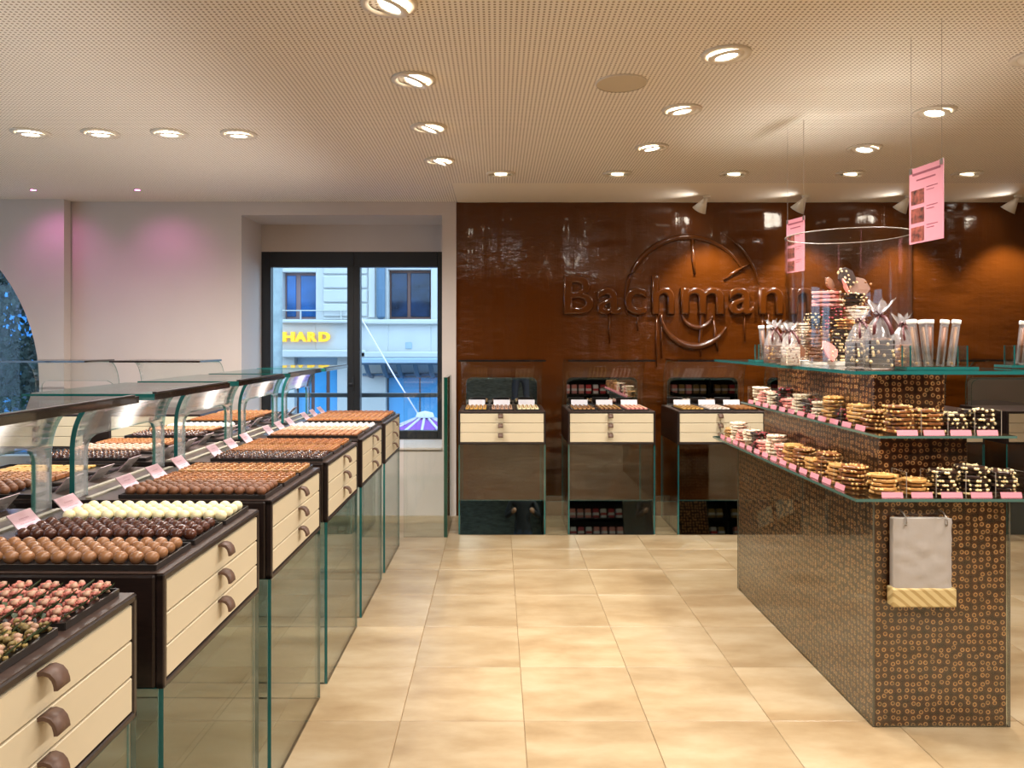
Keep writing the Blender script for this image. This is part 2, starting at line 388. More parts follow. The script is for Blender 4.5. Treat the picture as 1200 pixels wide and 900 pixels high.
# arch wall, a little nearer, with the round-headed opening
YAF = 6.5; XAR = px2x(75, YAF); acx = px2x(-172, YAF); acz = EYE-50/F*YAF; ar = 218/F*YAF
aw = MB(); N = 40; zt = ZC+.1
pts = []
for k in range(N+1):
    a = PI*k/N; pts.append((acx+ar*math.cos(a), min(acz+ar*math.sin(a), zt-.12)))
for y0, y1 in ((YAF, YAF+.10),):
    for (xa, za), (xb, zb) in zip(pts, pts[1:]):
        aw.prism([(xa, y0, za), (xb, y0, zb), (xb, y0, zt), (xa, y0, zt)], (0, y1-y0, 0))
    aw.box(acx+ar, XAR, y0, y1, -.2, zt); aw.box(XL, acx-ar, y0, y1, -.2, zt); aw.box(acx-ar, acx+ar, y0, y1, -.2, .55)
struct('wall_arch', aw, 'plaster')
gl = MB().slab(acx-ar, acx+ar, YAF+.06, YAF+.07, .55, zt-.05, 0, 0)
wa = struct('window_2', gl, 'window_glass')
# window_1: black door frame with two lights
fx = lambda px: px2x(px, YN); fz = lambda py: EYE-(py-VY)/F*YN
win = tag(link('window_1', None), kind='structure')
fm = MB()
X0, X1, Z0, Z1 = fx(303), fx(517.5), fz(519), fz(295)
y0, y1 = YN, YN+.09
fm.box(X0, fx(317), y0, y1, Z0, Z1, 0, .004, 1); fm.box(fx(512.5), X1+.08, y0, y1, Z0, Z1, 0, .004, 1)
fm.box(fx(317), fx(512.5), y0, y1, fz(313), Z1, 0, .004, 1); fm.box(fx(317), fx(512.5), y0, y1, Z0, fz(505), 0, .004, 1)
fm.box(fx(407), fx(422), y0-.01, y1, fz(506), fz(312), 0, .004, 1)
fm.box(fx(413.7), fx(414.7), y0-.014, y0, fz(516), fz(297), 0)
fm.build('frame', 'frame_black', win)
for a, b in ((317, 407), (422, 512.5)):
    MB().box(fx(a)-.01, fx(b)+.01, y0+.04, y0+.05, fz(507), fz(311)).build('pane', 'window_glass', win)
hm = MB().box(fx(413), fx(415.5), y0-.03, y0-.014, 1.08, 1.2, 0, .004).box(fx(410), fx(415), y0-.055, y0-.03, 1.13, 1.15, 0, .004)
hm.build('handle', 'frame_black', win)
struct('trim_2', MB().box(XN0, XN1, YW-.02, YN, ZSILL, ZSILL+.02, 0, .004), 'plaster')

# the chocolate wall
wc = MB(); bm = wc.bm; nx, nz = 220, 110; x0, x1, z0, z1 = XC, XR, -.15, ZC
from mathutils import noise as mn
grid = []
for j in range(nz+1):
    row = []
    for i in range(nx+1):
        x = x0+(x1-x0)*i/nx; z = z0+(z1-z0)*j/nz
        g = max(0, mn.noise(Vector((x*.9, 3.1, z*.7)))+.1)
        dsp = g*.03*mn.noise(Vector((x*2.2, .5, z*13)))+.010*mn.noise(Vector((x*9, 8.8, z*.8)))+.012*mn.noise(Vector((x*1.3, 1.7, z*2.2)))
        row.append(bm.verts.new((x, YW+.03-dsp, z)))
    grid.append(row)
for j in range(nz):
    for i in range(nx):
        f = bm.faces.new((grid[j][i], grid[j][i+1], grid[j+1][i+1], grid[j+1][i])); f.smooth = True
wc.box(x0, x1, YW+.08, YW+.3, z0-.05, ZC)
cw = struct('wall_chocolate', wc, 'flowing_chocolate')
yl = YW+.03
lets = [('B', 660, 696), ('a', 699, 727), ('c', 731, 757), ('h', 763, 790), ('m', 797, 848), ('a', 853, 882), ('n', 888, 917), ('n', 924, 954)]
zb = EYE-(367-VY)/F*yl
for ch, a, b in lets:
    me = text_mesh(ch, .47, .012, .017, offset=-.004)
    xs = [v.co.x for v in me.vertices]; mnx, mxx = min(xs), max(xs)
    xa, xb = px2x(a, yl), px2x(b, yl)
    for v in me.vertices: v.co.x = (v.co.x-mnx)/(mxx-mnx)*(xb-xa)
    me.materials.clear(); me.materials.append(M['flowing_chocolate'])
    for p in me.polygons: p.use_smooth = True
    link('letter', me, cw, (xa, yl-.012, zb), (PI/2, 0, 0))
def warc(cx, cy, r, a0, a1, rr, name='emblem_line', sy=1.0):
    pts = []
    for k in range(41):
        a = math.radians(a0+(a1-a0)*k/40); q = P(cx+r*math.cos(a), cy-r*sy*math.sin(a), yl); q.y = yl-.008; pts.append(q)
    tap = [rr*(.35+.65*math.sin(PI*min(1, max(0, k/40)))) for k in range(41)]
    MB().sweep(pts, tap, 10).build(name, 'flowing_chocolate', cw)
warc(806, 351, 73, 195, 28, .028); warc(814, 366, 40, 185, 335, .034); warc(817, 366, 18, 180, 345, .026); warc(806, 348, 84, 60, 10, .014)
def wline(pp, rr, name='emblem_line'):
    q = [P(x, y, yl) for x, y in pp]
    for v in q: v.y = yl-.008
    MB().sweep(q, rr, 10).build(name, 'flowing_chocolate', cw)
wline([(811, 280), (812, 305), (814, 322)], [.02, .016, .01]); wline([(820, 340), (822, 375), (820, 400), (821, 418)], [.012, .022, .018, .006])
wline([(848, 328), (862, 318), (878, 309)], [.008, .016, .008]); wline([(836, 375), (838, 395), (841, 412)], [.01, .016, .008])
for x, ya, yb in ((714, 368, 402), (747, 368, 388), (769, 368, 430), (775, 368, 420), (872, 368, 400), (900, 368, 410), (893, 368, 425)):
    wline([(x, ya), (x, (ya+yb)/2), (x+.5, yb)], [.01, .008, .005], 'chocolate_drip')

# ------------------------------------------------------------------ ceiling lamps
def downlight_mesh():
    ring = MB().lathe([(.075, -.004), (.085, -.012), (.104, -.010), (.106, 0), (.075, 0)], 32).mesh('trim_ring', 'white_metal')
    return ring
ring_me = downlight_mesh()
inner_me = MB().lathe([(.078, -.006), (.07, -.014), (.048, -.012), (.044, -.002)], 28).mesh('gimbal', 'lamp_inner')
lens_me = MB().cyl((0, 0, -.008), .046, .006, 28).mesh('lens', 'lens_lit')
lens_off_me = MB().cyl((0, 0, -.004), .046, .006, 28).mesh('lens', 'lens_off')
def downlight(x, y, label, group, aim, watts, lit=True, angle=155, blend=1.0):
    t = thing('downlight', label, 'ceiling light', (x, y, ZC), group=group)
    link('trim_ring', ring_me, t)
    d = Vector(aim)-Vector((x, y, ZC)); q = d.to_track_quat('-Z', 'Y')
    tilt = Vector((0, 0, -1)).rotation_difference(d.normalized()); e = tilt.slerp(Matrix.Identity(3).to_quaternion(), .0)
    ang = min(tilt.angle, math.radians(24)); ax = tilt.axis
    rot = Matrix.Rotation(ang, 4, ax).to_euler()
    g = link('gimbal', inner_me, t, (0, 0, -.005), rot); link('lens', lens_me if lit else lens_off_me, g)
    spot('lamp', t, (0, 0, -.06), d, watts, angle, blend)
    return t
for x, y in ((-2.77, 4.42), (-2.36, 4.43), (-1.95, 4.43), (-1.545, 4.45)):
    downlight(x, y, 'round recessed downlight in the straight row of four over the staff side', 'downlights over the staff side', (x, y+.25, 0), DOWN_W*1.0)
for k in range(-6, 4):
    x, y = -.397, 2.73+.79*k
    downlight(x, y, 'round recessed downlight in the row running along the praline counters', 'downlights along the praline counters', (-1.05, y+.1, 1.0), DOWN_W*(.56 if k >= 0 else .34))
for k in range(-5, 3):
    x, y = .985, 3.21+.77*k
    downlight(x, y, 'round recessed downlight in the row on the aisle side of the island', 'downlights on the aisle side of the island', (1.35, y+.1, .3), DOWN_W*(1.15 if k >= 0 else .5), angle=120)
for k in range(-4, 3):
    downlight(2.35, 3.24+.765*k, 'round recessed downlight in the row beyond the island', 'downlights beyond the island', (2.0, 3.24+.765*k, 1.0), DOWN_W*.95)
for k in range(6):
    x = .025+.86*k
    downlight(x, 5.5, 'round downlight tilted at the chocolate wall', 'downlights washing the chocolate wall', (x, 6.62, 1.5), WASH_W, False, 80)
cone_me = MB().lathe([(.0, .0), (.014, -.004), (.022, -.03), (.062, -.125), (.058, -.125), (.02, -.035), (.0, -.03)], 28).mesh('cone_shade', 'white_metal')
for k, px in enumerate((828, 944, 1065, 1193)):
    p = P(px, 229, 6.33)
    t = thing('cone_spotlight', 'small white cone spotlight pointing down in front of the chocolate wall', 'spotlight', (p.x, 6.33, ZC), group='cone spotlights on the smooth ceiling strip')
    MB().cyl((0, 0, -.022), .03, .022, 20).build('mount', 'white_metal', t)
    s = link('cone_shade', cone_me, t, (0, 0, -.018), (.5, .45, 0)); MB().cyl((0, 0, -.11), .045, .006, 20).build('bulb', 'lens_lit', s)
    spot('lamp', t, (0.05, -.06, -.16), (.15, .25, -1.3), CONE_W, 90)
    spot('spill', t, (-.07, -.02, -.10), (-.42, -.06, 0), 1.6, 120, 1)
sp = thing('ceiling_speaker', 'flat round grey loudspeaker cover in the perforated ceiling', 'speaker', (.593, 3.57, ZC))
MB().lathe([(.122, 0), (.124, -.006), (.118, -.009)], 36).build('rim', 'white_metal', sp); MB().cyl((0, 0, -.007), .118, .006, 36).build('grille', 'speaker_cloth', sp)
for px in (39, 161):
    p = P(px, 222.5, 6.09)
    t = thing('accent_led', 'tiny pink glowing ceiling spot near the white wall', 'spotlight', (p.x, 6.09, ZC), group='pink accent spots')
    MB().lathe([(.03, 0), (.03, -.004), (.02, -.004)], 20).build('trim_ring', 'white_metal', t); MB().cyl((0, 0, -.004), .02, .003, 16).build('lens', 'pink_led', t)
    spot('lamp', t, (0, 0, -.03), (-.02 if px < 100 else .05, .53, -.75), 4, 100, 1, (1, .25, .8))

# ------------------------------------------------------------------ shared counter parts
def handle_mesh():      # leather tab: x along the drawer, y outwards is -y
    path = [(0, 0, .0), (0, -.010, .002), (0, -.019, -.001), (0, -.025, -.008), (0, -.028, -.017), (0, -.029, -.025)]
    return MB().ribbon(path, (.019, 0, 0), .007).mesh('handle', 'leather')
handle_me = handle_mesh()
def hood_sheet(parent, L, prof, margin, zopen, rad, axis_map, name='hood_glass', th=.014, gm='hood', strip=True):
    """curved glass sheet with a round-cornered opening. prof: list of (s, z); axis_map(u, s, z) -> local point"""
    mb = MB(); bm = mb.bm
    # densify
    P2 = []
    for (s0, za), (s1, zb_) in zip(prof, prof[1:]):
        n = max(1, int(math.hypot(s1-s0, zb_-za)/.008))
        for k in range(n): f = k/n; P2.append((s0+(s1-s0)*f, za+(zb_-za)*f))
    P2.append(prof[-1])
    def ul(z):
        if z >= zopen: return None
        if z <= zopen-rad: return margin
        h = z-(zopen-rad); return margin+rad-math.sqrt(max(0, rad*rad-h*h))
    zs = [z for s, z in P2]
    cols = [0, .25, .5, .75, 1]
    def vert(u, s, z): return bm.verts.new(axis_map(u, s, z))
    left, right, top = [], [], []
    for s, z in P2:
        a = ul(z)
        if a is not None:
            left.append([vert(0, s, z), vert(a, s, z)]); right.append([vert(L-a, s, z), vert(L, s, z)])
    zi = next(i for i, (s, z) in enumerate(P2) if z >= zopen)
    for i, (s, z) in enumerate(P2[zi:]):
        top.append([vert(0, s, z), vert(margin+rad, s, z), vert(L/2, s, z), vert(L-margin-rad, s, z), vert(L, s, z)])
    s, z = P2[zi]
    for R in (left, right, top):
        for A, B in zip(R, R[1:]):
            for k in range(len(A)-1): bm.faces.new((A[k], A[k+1], B[k+1], B[k])).smooth = True
    for A, B in ((left[-1], top[0][0:2]), (right[-1], top[0][3:5])): bm.faces.new((A[0], A[1], B[1], B[0]))
    me = mb.mesh(name, [gm, 'edge_soft'])
    o = link(name, me, parent); m = o.modifiers.new('thickness', 'SOLIDIFY'); m.thickness = th; m.material_offset_rim = 1; m.offset = 0
    if strip:
        MB().ribbon([Vector(axis_map(-.001, s+th*.6, z)) for s, z in P2], (0, .001, 0), th*1.2).build('edge', 'glass_edge', o)
    return o
def drawer(parent, L, ux, zc, h):
    """cream drawer front in the local x-z plane, facing -y, with a leather tab"""
    d = MB().box(-L/2, L/2, -.004, .02, zc-h/2, zc+h/2, 0, .0025, 1).build('drawer', 'cream', parent)
    link('handle', handle_me, d, (ux, -.004, zc+h/2-.008)); return d

# ------------------------------------------------------------------ long praline counters (left row)
UL, UW, UTOP, UBOT = .68, 1.38, 1.0, .73
CN = ['', 'first', 'second', 'third', 'fourth', 'fifth', 'last']
row_loc = lambda y: Vector((-.805+.011*y, y, 0))
ROT = -.011
def make_counter():
    t = link('praline_counter', None)
    MB().box(-UW+.02, -.02, 0, UL, UBOT, UTOP, 0, .008, 2).build('case', 'wenge', t)
    MB().box(-.02, 0, 0, UL, UTOP-.016, UTOP, 0, .003, 1).box(-.02, 0, 0, UL, UBOT, UBOT+.016, 0, .003, 1).box(-.02, 0, 0, .016, UBOT, UTOP, 0, .003, 1).box(-.02, 0, UL-.016, UL, UBOT, UTOP, 0, .003, 1).build('front_frame', 'wenge', t)
    MB().box(-UW+.004, -.004, .004, UL-.004, UTOP, UTOP+.002).build('top', 'wenge_top_sheen', t)
    h = (UTOP-UBOT-.036)/3
    for k in range(3):
        zc = UBOT+.018+h*(k+.5)
        d = MB().box(-.018, -.002, .018, UL-.018, zc-h/2+.0015, zc+h/2-.0015, 0, .0025, 1).build('drawer', 'cream', t)
        link('handle', handle_me, d, (-.002, UL*.52, zc+h/2-.01), (0, 0, PI/2))
    for (a, b, c, d) in ((-.014, -.002, .002, UL-.002), (-UW+.002, -UW+.014, .002, UL-.002)):
        MB().slab(a, b, c, d, 0, UBOT, 0, 1).build('glass_side', ['clear_glass', 'glass_edge'], t)
    for c in (.002, UL-.014):
        MB().slab(-UW+.016, -.016, c, c+.012, 0, UBOT, 0, 1).build('glass_end', ['clear_glass', 'glass_edge'], t)
    prof = [(-.69, UTOP+.002), (-.69, 1.17)]+[(-.69+.10*(1-math.cos(a)), 1.17+.175*math.sin(a)) for a in (PI/2*k/12 for k in range(1, 13))]
    hood_sheet(t, UL, prof, .085, 1.215, .055, lambda u, s, z: (s, u, z))
    r = MB(); q = bmesh.ops.create_cube(r.bm, size=1, matrix=Matrix.Translation((-.63, UL/2, 1.3585)) @ Matrix.Diagonal((.46, UL+.02, .022, 1)))
    for f in r.bm.faces:
        f.normal_update(); f.material_index = 0 if abs(f.normal.z) > .9 else (2 if f.normal.x > .9 else 1 if f.normal.y < -.9 else 3)
    r.build('roof_glass', ['clear_glass', 'glass_edge', 'glass_edge_brown', 'edge_soft'], t)
    MB().box(-.418, -.402, .01, UL-.01, 1.3695, 1.3755, 0, .001, 1).build('led_profile', 'wenge', t)
    strip_lamp('led_strip', t, (-.41, UL/2, 1.378), (-1.1, 0, 1), .012, UL*.95, LED_W, 105)
    for s in (-.655, -.745):
        MB().box(s, s+.02, .02, UL-.02, UTOP+.002, UTOP+.008).build('light_channel', 'channel', t)
    return t
proto = make_counter()
YU = [.948+.807*k for k in range(6)]          # unit 1 .. 6, last is by the window
counters = []
ordn = ['sixth', 'fifth', 'fourth', 'third', 'second', 'first']
for k, y in enumerate(YU):
    o = proto if k == 0 else copy_tree(proto)
    o.location = row_loc(y); o.rotation_euler = (0, 0, ROT)
    desc = ordn[k]+' from the window'
    tag(o, 'dark wood glass-legged praline counter with cream drawers, '+desc, 'counter', 'praline counters in a row')
    counters.append(o)
def W(k, x, y, z):
    c, s = math.cos(ROT), math.sin(ROT); b = row_loc(YU[k]); return Vector((b.x+c*x-s*y, b.y+s*x+c*y, z))

# praline shapes (origin at the base centre)
def ball_me(m, r=.0175, sq=.92): return MB().ball((0, 0, r*sq), r, 14, 9, 0, (1, 1, sq)).mesh('praline', m)
def sq_me(m, a=.033, h=.018, deco=None):
    b = MB().box(-a/2, a/2, -a/2, a/2, 0, h, 0, .003, 2)
    if deco: b.box(-a*.36, a*.36, -.003, .003, h-.001, h+.003, 1).box(-.003, .003, -a*.3, a*.3, h-.001, h+.0035, 1)
    return b.mesh('praline', [m, deco] if deco else m)
def oval_me(m, deco=None):
    b = MB().ball((0, 0, .0125), .0165, 12, 8, 0, (1.1, .85, .7))
    if deco: b.ico((0, 0, .022), .006, 1, 1, (1, 1, .7))
    return b.mesh('praline', [m, deco] if deco else m)
def dome_me(m, deco=None):
    b = MB().lathe([(.0165, 0), (.0165, .006), (.013, .014), (.006, .0195), (.001, .021)], 12)
    b.bm.faces.new([v for v in b.bm.verts if v.co.z > .0205][:12])
    if deco: b.ico((0, 0, .021), .0055, 1, 1)
    return b.mesh('praline', [m, deco] if deco else m)
def cluster_me(m, leaf):
    b = MB()
    for k in range(26):
        a = random.uniform(0, 2*PI); r = random.uniform(0, .026)
        b.ico((r*math.cos(a), r*math.sin(a), random.uniform(.006, .026)), random.uniform(.005, .009), 1, 2 if k % 5 == 0 else 0, (1, 1, .8), .002)
    b.prism([(.018, -.012, .010), (.042, 0, .030), (.018, .012, .012)], (0, 0, .003), 1)
    b.prism([(-.018, -.012, .008), (-.036, 0, .016), (-.018, .012, .01)], (0, 0, .003), 1)
    return b.mesh('praline', [m, leaf, 'choc_rose'])
PR = {   # mesh, look, object name
 'milkball': (ball_me('choc_milk'), 'light brown chocolate ball', 'milk_chocolate_ball'), 'darkball': (ball_me('choc_dark'), 'glossy dark chocolate ball', 'dark_chocolate_ball'),
 'whiteball': (ball_me('choc_white'), 'ivory white chocolate ball', 'white_chocolate_ball'), 'cocoa': (ball_me('choc_cocoa'), 'cocoa brown round truffle', 'cocoa_truffle'),
 'caramel': (sq_me('choc_caramel', deco='choc_orange'), 'square caramel praline', 'caramel_square'), 'tan': (sq_me('choc_tan', deco='choc_caramel'), 'square tan praline', 'tan_square'),
 'bitter': (dome_me('choc_bitter', 'choc_milk'), 'dark dome praline', 'dark_dome'), 'orange': (oval_me('choc_orange', 'choc_tan'), 'oval orange brown praline', 'orange_oval'),
 'rose': (oval_me('choc_rose', 'choc_milk'), 'oval rosy beige praline', 'rosy_oval'), 'pearl': (dome_me('choc_pearl'), 'pearly white dome praline', 'white_dome'),
 'amber': (sq_me('choc_orange', deco='choc_tan'), 'square amber praline', 'amber_square'), 'darksq': (sq_me('choc_dark', deco='choc_orange'), 'square dark praline', 'dark_square'),
 'slice': (MB().box(-.03, .03, -.017, .017, 0, .009, 0, .003, 2).mesh('praline', 'choc_gold'), 'thin golden biscuit slice', 'biscuit_slice'),
 'pink': (cluster_me('choc_pink', 'leaf_green'), 'rough pink berry cluster', 'berry_cluster'), 'green': (cluster_me('choc_green', 'leaf_green'), 'rough green nut cluster', 'nut_cluster'),
}
tray_me = MB()
tray_me.box(-.255, .255, -.098, .098, 0, .004)
for a in (-1, 1): tray_me.box(-.255, .255, a*.098-.002, a*.098+.002, 0, .014).box(a*.255-.002, a*.255+.002, -.098, .098, 0, .014)
tray_me = tray_me.mesh('tray', 'tray')
card_me = MB().box(-.052, .052, 0, .07, -.0008, .0008).mesh('card', ['price_card'])
cardb_me = MB().box(-.052, .052, 0, .07, -.002, -.0009).mesh('card_back', ['card_back'])
holder_me = MB().prism([(-.045, .003, -.003), (-.045, .034, -.003), (-.045, .034, -.028)], (.09, 0, 0)).mesh('holder', 'acrylic')
RIGHT = {0: ['green', 'green', 'pink'], 1: ['milkball', 'darkball', 'whiteball'], 2: ['cocoa', 'caramel', 'tan'],
         3: ['bitter', 'amber', 'caramel'], 4: ['orange', 'rose', 'pearl'], 5: ['amber', 'orange', 'caramel']}
LEFT = {1: ['rose', 'rose', 'whiteball'], 2: ['cocoa', 'amber', 'slice'], 3: ['bitter', 'rose', 'amber'], 4: ['bitter', 'orange', 'pearl'], 5: ['caramel', 'amber', 'orange']}
SHORT = ['sixth', 'fifth', 'fourth', 'third', 'second', 'first']
def cdesc(k): return SHORT[k]+' counter from the window'
def single(k, side): return (side == 'R' and k <= 3) or (side == 'L' and k == 2)
def praline_tray(k, j, side, kind):
    yc = .12+.22*j
    xc = -.285 if side == 'R' else -UW+.285
    me, lab, nm = PR[kind]
    sd = 'customer side' if side == 'R' else 'staff side'
    z = UTOP+.003
    tr = link('tray', tray_me, None, W(k, xc, yc, z), (0, 0, ROT))
    tag(tr, f'tray of {lab}s, {sd}, {cdesc(k)}', 'tray', 'praline trays on the counters')
    if kind in ('pink', 'green'): nx_, ny_, dx, dy = 9, 4, .056, .0495
    elif kind == 'slice': nx_, ny_, dx, dy = 7, 4, .07, .046
    elif kind in ('milkball', 'darkball', 'whiteball', 'cocoa'): nx_, ny_, dx, dy = 13, 4, .0385, .043
    else: nx_, ny_, dx, dy = 13, 5, .0385, .036
    if side == 'L': nx_ = max(5, nx_-3)
    one = single(k, side); bm = None if one else bmesh.new()
    for a in range(nx_):
        for b in range(ny_):
            x = xc+(a-(nx_-1)/2)*dx + (0 if side == 'R' else -.04); y = yc+(b-(ny_-1)/2)*dy
            p = W(k, x+random.uniform(-.0015, .0015), y+random.uniform(-.001, .001), z+.0048)
            rz = ROT+random.uniform(-.12, .12) if kind not in ('pink', 'green') else random.uniform(-.4, .4)
            if one:
                tag(link(nm, me, None, p, (0, 0, rz)), f'{lab}, {sd} of the {cdesc(k)}', 'chocolate', f'{lab}s, {sd}, {cdesc(k)}')
            else:
                n0 = len(bm.verts); bm.from_mesh(me); bm.verts.ensure_lookup_table(); mt = Matrix.Translation(p) @ Matrix.Rotation(rz, 4, 'Z')
                for v in bm.verts[n0:]: v.co = mt @ v.co
    if not one:
        m2 = bpy.data.meshes.new('praline_rows'); bm.to_mesh(m2); bm.free()
        for q in me.materials: m2.materials.append(q)
        tag(link('praline_rows', m2), f'rows of {lab}s, {sd} of the {cdesc(k)}', 'chocolate', None, 'stuff')
def price_card(k, j, side, idx):
    yc = .12+.22*j+.05
    if side == 'R': loc = W(k, -.556, yc, UTOP+.0045); rz = PI/2
    else: loc = W(k, -UW+.556, yc, UTOP+.0045); rz = -PI/2
    lab = PR[(RIGHT if side == 'R' else LEFT)[k][j]][1]
    t = thing('price_card', f'pink card for {lab}s, {"customer" if side=="R" else "staff"} side, {cdesc(k)}', 'price card', loc, (math.radians(48), 0, rz+ROT), 'price cards on the praline counters')
    link('card', card_me, t); link('backing', cardb_me, t); link('holder', holder_me, t)
for k in range(6):
    for j in range(3):
        if k == 0 and j == 0: continue
        praline_tray(k, j, 'R', RIGHT[k][j])
        if not (k == 0): price_card(k, j, 'R', j)
        if k in LEFT and not (k == 1 and j < 2):
            praline_tray(k, j, 'L', LEFT[k][j])
        if k in LEFT and not (k == 1 and j < 1): price_card(k, j, 'L', j)

# ------------------------------------------------------------------ units along the back
BW, BD = .70, .62
def make_back_unit():
    t = link('praline_cabinet', None)
    MB().box(-BW/2, BW/2, .02, BD, UBOT-.005, UTOP-.012, 0, .006, 2).build('case', 'wenge', t)
    zt, zb_ = UTOP-.012, UBOT-.005
    MB().box(-BW/2, BW/2, 0, .02, zt-.014, zt, 0, .003, 1).box(-BW/2, BW/2, 0, .02, zb_, zb_+.014, 0, .003, 1).box(-BW/2, -BW/2+.014, 0, .02, zb_, zt, 0, .003, 1).box(BW/2-.014, BW/2, 0, .02, zb_, zt, 0, .003, 1).build('front_frame', 'wenge', t)
    MB().box(-BW/2+.003, BW/2-.003, .003, BD-.003, zt, zt+.002).build('top', 'wenge_top_sheen', t)
    h = (zt-zb_-.032)/3
    for k in range(3):
        zc = zb_+.016+h*(k+.5)
        d = MB().box(-BW/2+.016, BW/2-.016, .002, .018, zc-h/2+.0015, zc+h/2-.0015, 0, .0025, 1).build('drawer', 'cream', t)
        link('handle', handle_me, d, (-.012, .002, zc+h/2-.01))
    MB().slab(-BW/2+.001, BW/2-.001, .002, .014, .275, zb_, 0, 1).build('glass_front', ['rail_glass', 'glass_edge'], t)
    for s in (-1, 1):
        a = s*(BW/2-.001); b = s*(BW/2-.013)
        MB().slab(min(a, b), max(a, b), .016, BD, 0, zb_, 0, 1).build('glass_side', ['clear_glass', 'glass_edge'], t)
    prof = [(.53, zt+.002), (.53, 1.15)]+[(.53-.16*(1-math.cos(a)), 1.15+.235*math.sin(a)) for a in (PI/2*k/12 for k in range(1, 13))]
    hood_sheet(t, BW, prof, .05, 1.215, .05, lambda u, s, z: (u-BW/2, s, z), th=.010, gm='clear_glass', strip=False)
    r = MB(); bmesh.ops.create_cube(r.bm, size=1, matrix=Matrix.Translation((0, .225, 1.394)) @ Matrix.Diagonal((BW, .45, .015, 1)))
    for f in r.bm.faces: f.normal_update(); f.material_index = 0 if abs(f.normal.z) > .9 else 1
    r.build('roof_glass', ['clear_glass', 'glass_edge_brown'], t)
    m = MB(); pts = []; x1_, zt_, zr = .31, 1.235, .05
    for a in range(9): q = PI/2*a/8; pts.append((x1_-zr+zr*math.cos(q), .565, zt_-zr+zr*math.sin(q)))
    for a in range(9): q = PI/2+PI/2*a/8; pts.append((-x1_+zr+zr*math.cos(q), .565, zt_-zr+zr*math.sin(q)))
    pts += [(-x1_, .565, zt+.002), (x1_, .565, zt+.002)]
    m.prism(pts, (0, .006, 0)); m.build('mirror', 'mirror', t)
    return t
bproto = make_back_unit()
bxs = [px2x(588.3+128.7*k, 5.96) for k in range(6)]
bt_me = MB().box(-.095, .095, -.17, .17, 0, .004)
for a in (-1, 1): bt_me.box(-.095, .095, a*.17-.002, a*.17+.002, 0, .01).box(a*.095-.002, a*.095+.002, -.17, .17, 0, .01)
bt_me = bt_me.mesh('tray', 'tray')
bar = lambda m, d: MB().box(-.012, .012, -.024, .024, 0, .016, 0, .003, 2).box(-.004, .004, -.022, .022, .015, .0185, 1).mesh('praline', [m, d])
BK = [(bar('choc_gold', 'choc_caramel'), 'golden finger praline'), (bar('choc_rose', 'choc_milk'), 'rosy finger praline'), (bar('choc_white', 'choc_tan'), 'cream finger praline'),
      (bar('choc_tan', 'choc_dark'), 'striped tan finger praline'), (bar('choc_milk', 'choc_gold'), 'milk brown finger praline'), (bar('bark_pink', 'choc_white'), 'pink finger praline'),
      (bar('choc_gold', 'choc_milk'), 'honey coloured finger praline'), (bar('choc_pearl', 'choc_rose'), 'pale pearl finger praline'), (bar('choc_caramel', 'choc_tan'), 'caramel finger praline')]
wcard_me = MB().box(-.07, .07, 0, .058, -.0008, .0008).mesh('card', 'white_paper'); wfoot_me = MB().prism([(-.06, .002, -.002), (-.06, .01, -.03), (-.06, .03, -.002)], (.12, 0, 0)).mesh('holder', 'acrylic')
for k, x in enumerate(bxs):
    o = bproto if k == 0 else copy_tree(bproto)
    o.location = (x, 5.96, 0)
    d = ['next to', 'second from', 'third from', 'fourth from', 'fifth from', 'sixth from'][k]+' the glass barrier'
    tag(o, 'praline cabinet with cream drawers before the chocolate wall, '+d, 'cabinet', 'cabinets along the chocolate wall')
    for j in range(3):
        tx = x+(j-1)*.213; z = UTOP-.010
        if k > 2: continue
        me, lab = BK[k*3+j]
        tag(link('tray', bt_me, None, (tx, 5.96+.22, z+.001)), f'black tray of {lab}s on a chocolate wall cabinet', 'tray', 'trays on the wall cabinets')
        bm = bmesh.new()
        for a in range(5):
            for b in range(6):
                n0 = len(bm.verts); bm.from_mesh(me); bm.verts.ensure_lookup_table(); mt = Matrix.Translation((tx+(a-2)*.035, 5.96+.22+(b-2.5)*.054, z+.0055)) @ Matrix.Rotation(.12, 4, 'Z')
                for v in bm.verts[n0:]: v.co = mt @ v.co
        m2 = bpy.data.meshes.new('praline_rows'); bm.to_mesh(m2); bm.free()
        for q in me.materials: m2.materials.append(q)
        tag(link('praline_rows', m2), f'rows of {lab}s on a chocolate wall cabinet', 'chocolate', None, 'stuff')
        c = thing('price_card', f'white card behind the {lab}s on the wall cabinet', 'price card', (tx, 5.96+.42, z+.003), (math.radians(75), 0, 0), 'white cards on the wall cabinets')
        link('card', wcard_me, c); link('holder', wfoot_me, c)
# two more on the staff side, by the white wall
for k, px in enumerate((45.5, 181)):
    o = copy_tree(bproto); x = px2x(px, 5.72); o.location = (x, 5.72, 0); o.rotation_euler = (0, 0, 0)
    tag(o, 'praline cabinet by the white wall on the staff side, '+('near the arched window' if k == 0 else 'near the window niche'), 'cabinet', 'cabinets on the staff side')
    for q in range(3):
        for ch in list(o.children):
            if ch.name.startswith('mirror'): bpy.data.objects.remove(ch)
        b = MB().box(-BW/2+.02+q*.222, -BW/2+.236+q*.222, .50, .52, .02, UBOT-.02, 0, .003, 1).build('back_panel', 'brown_panel', o)

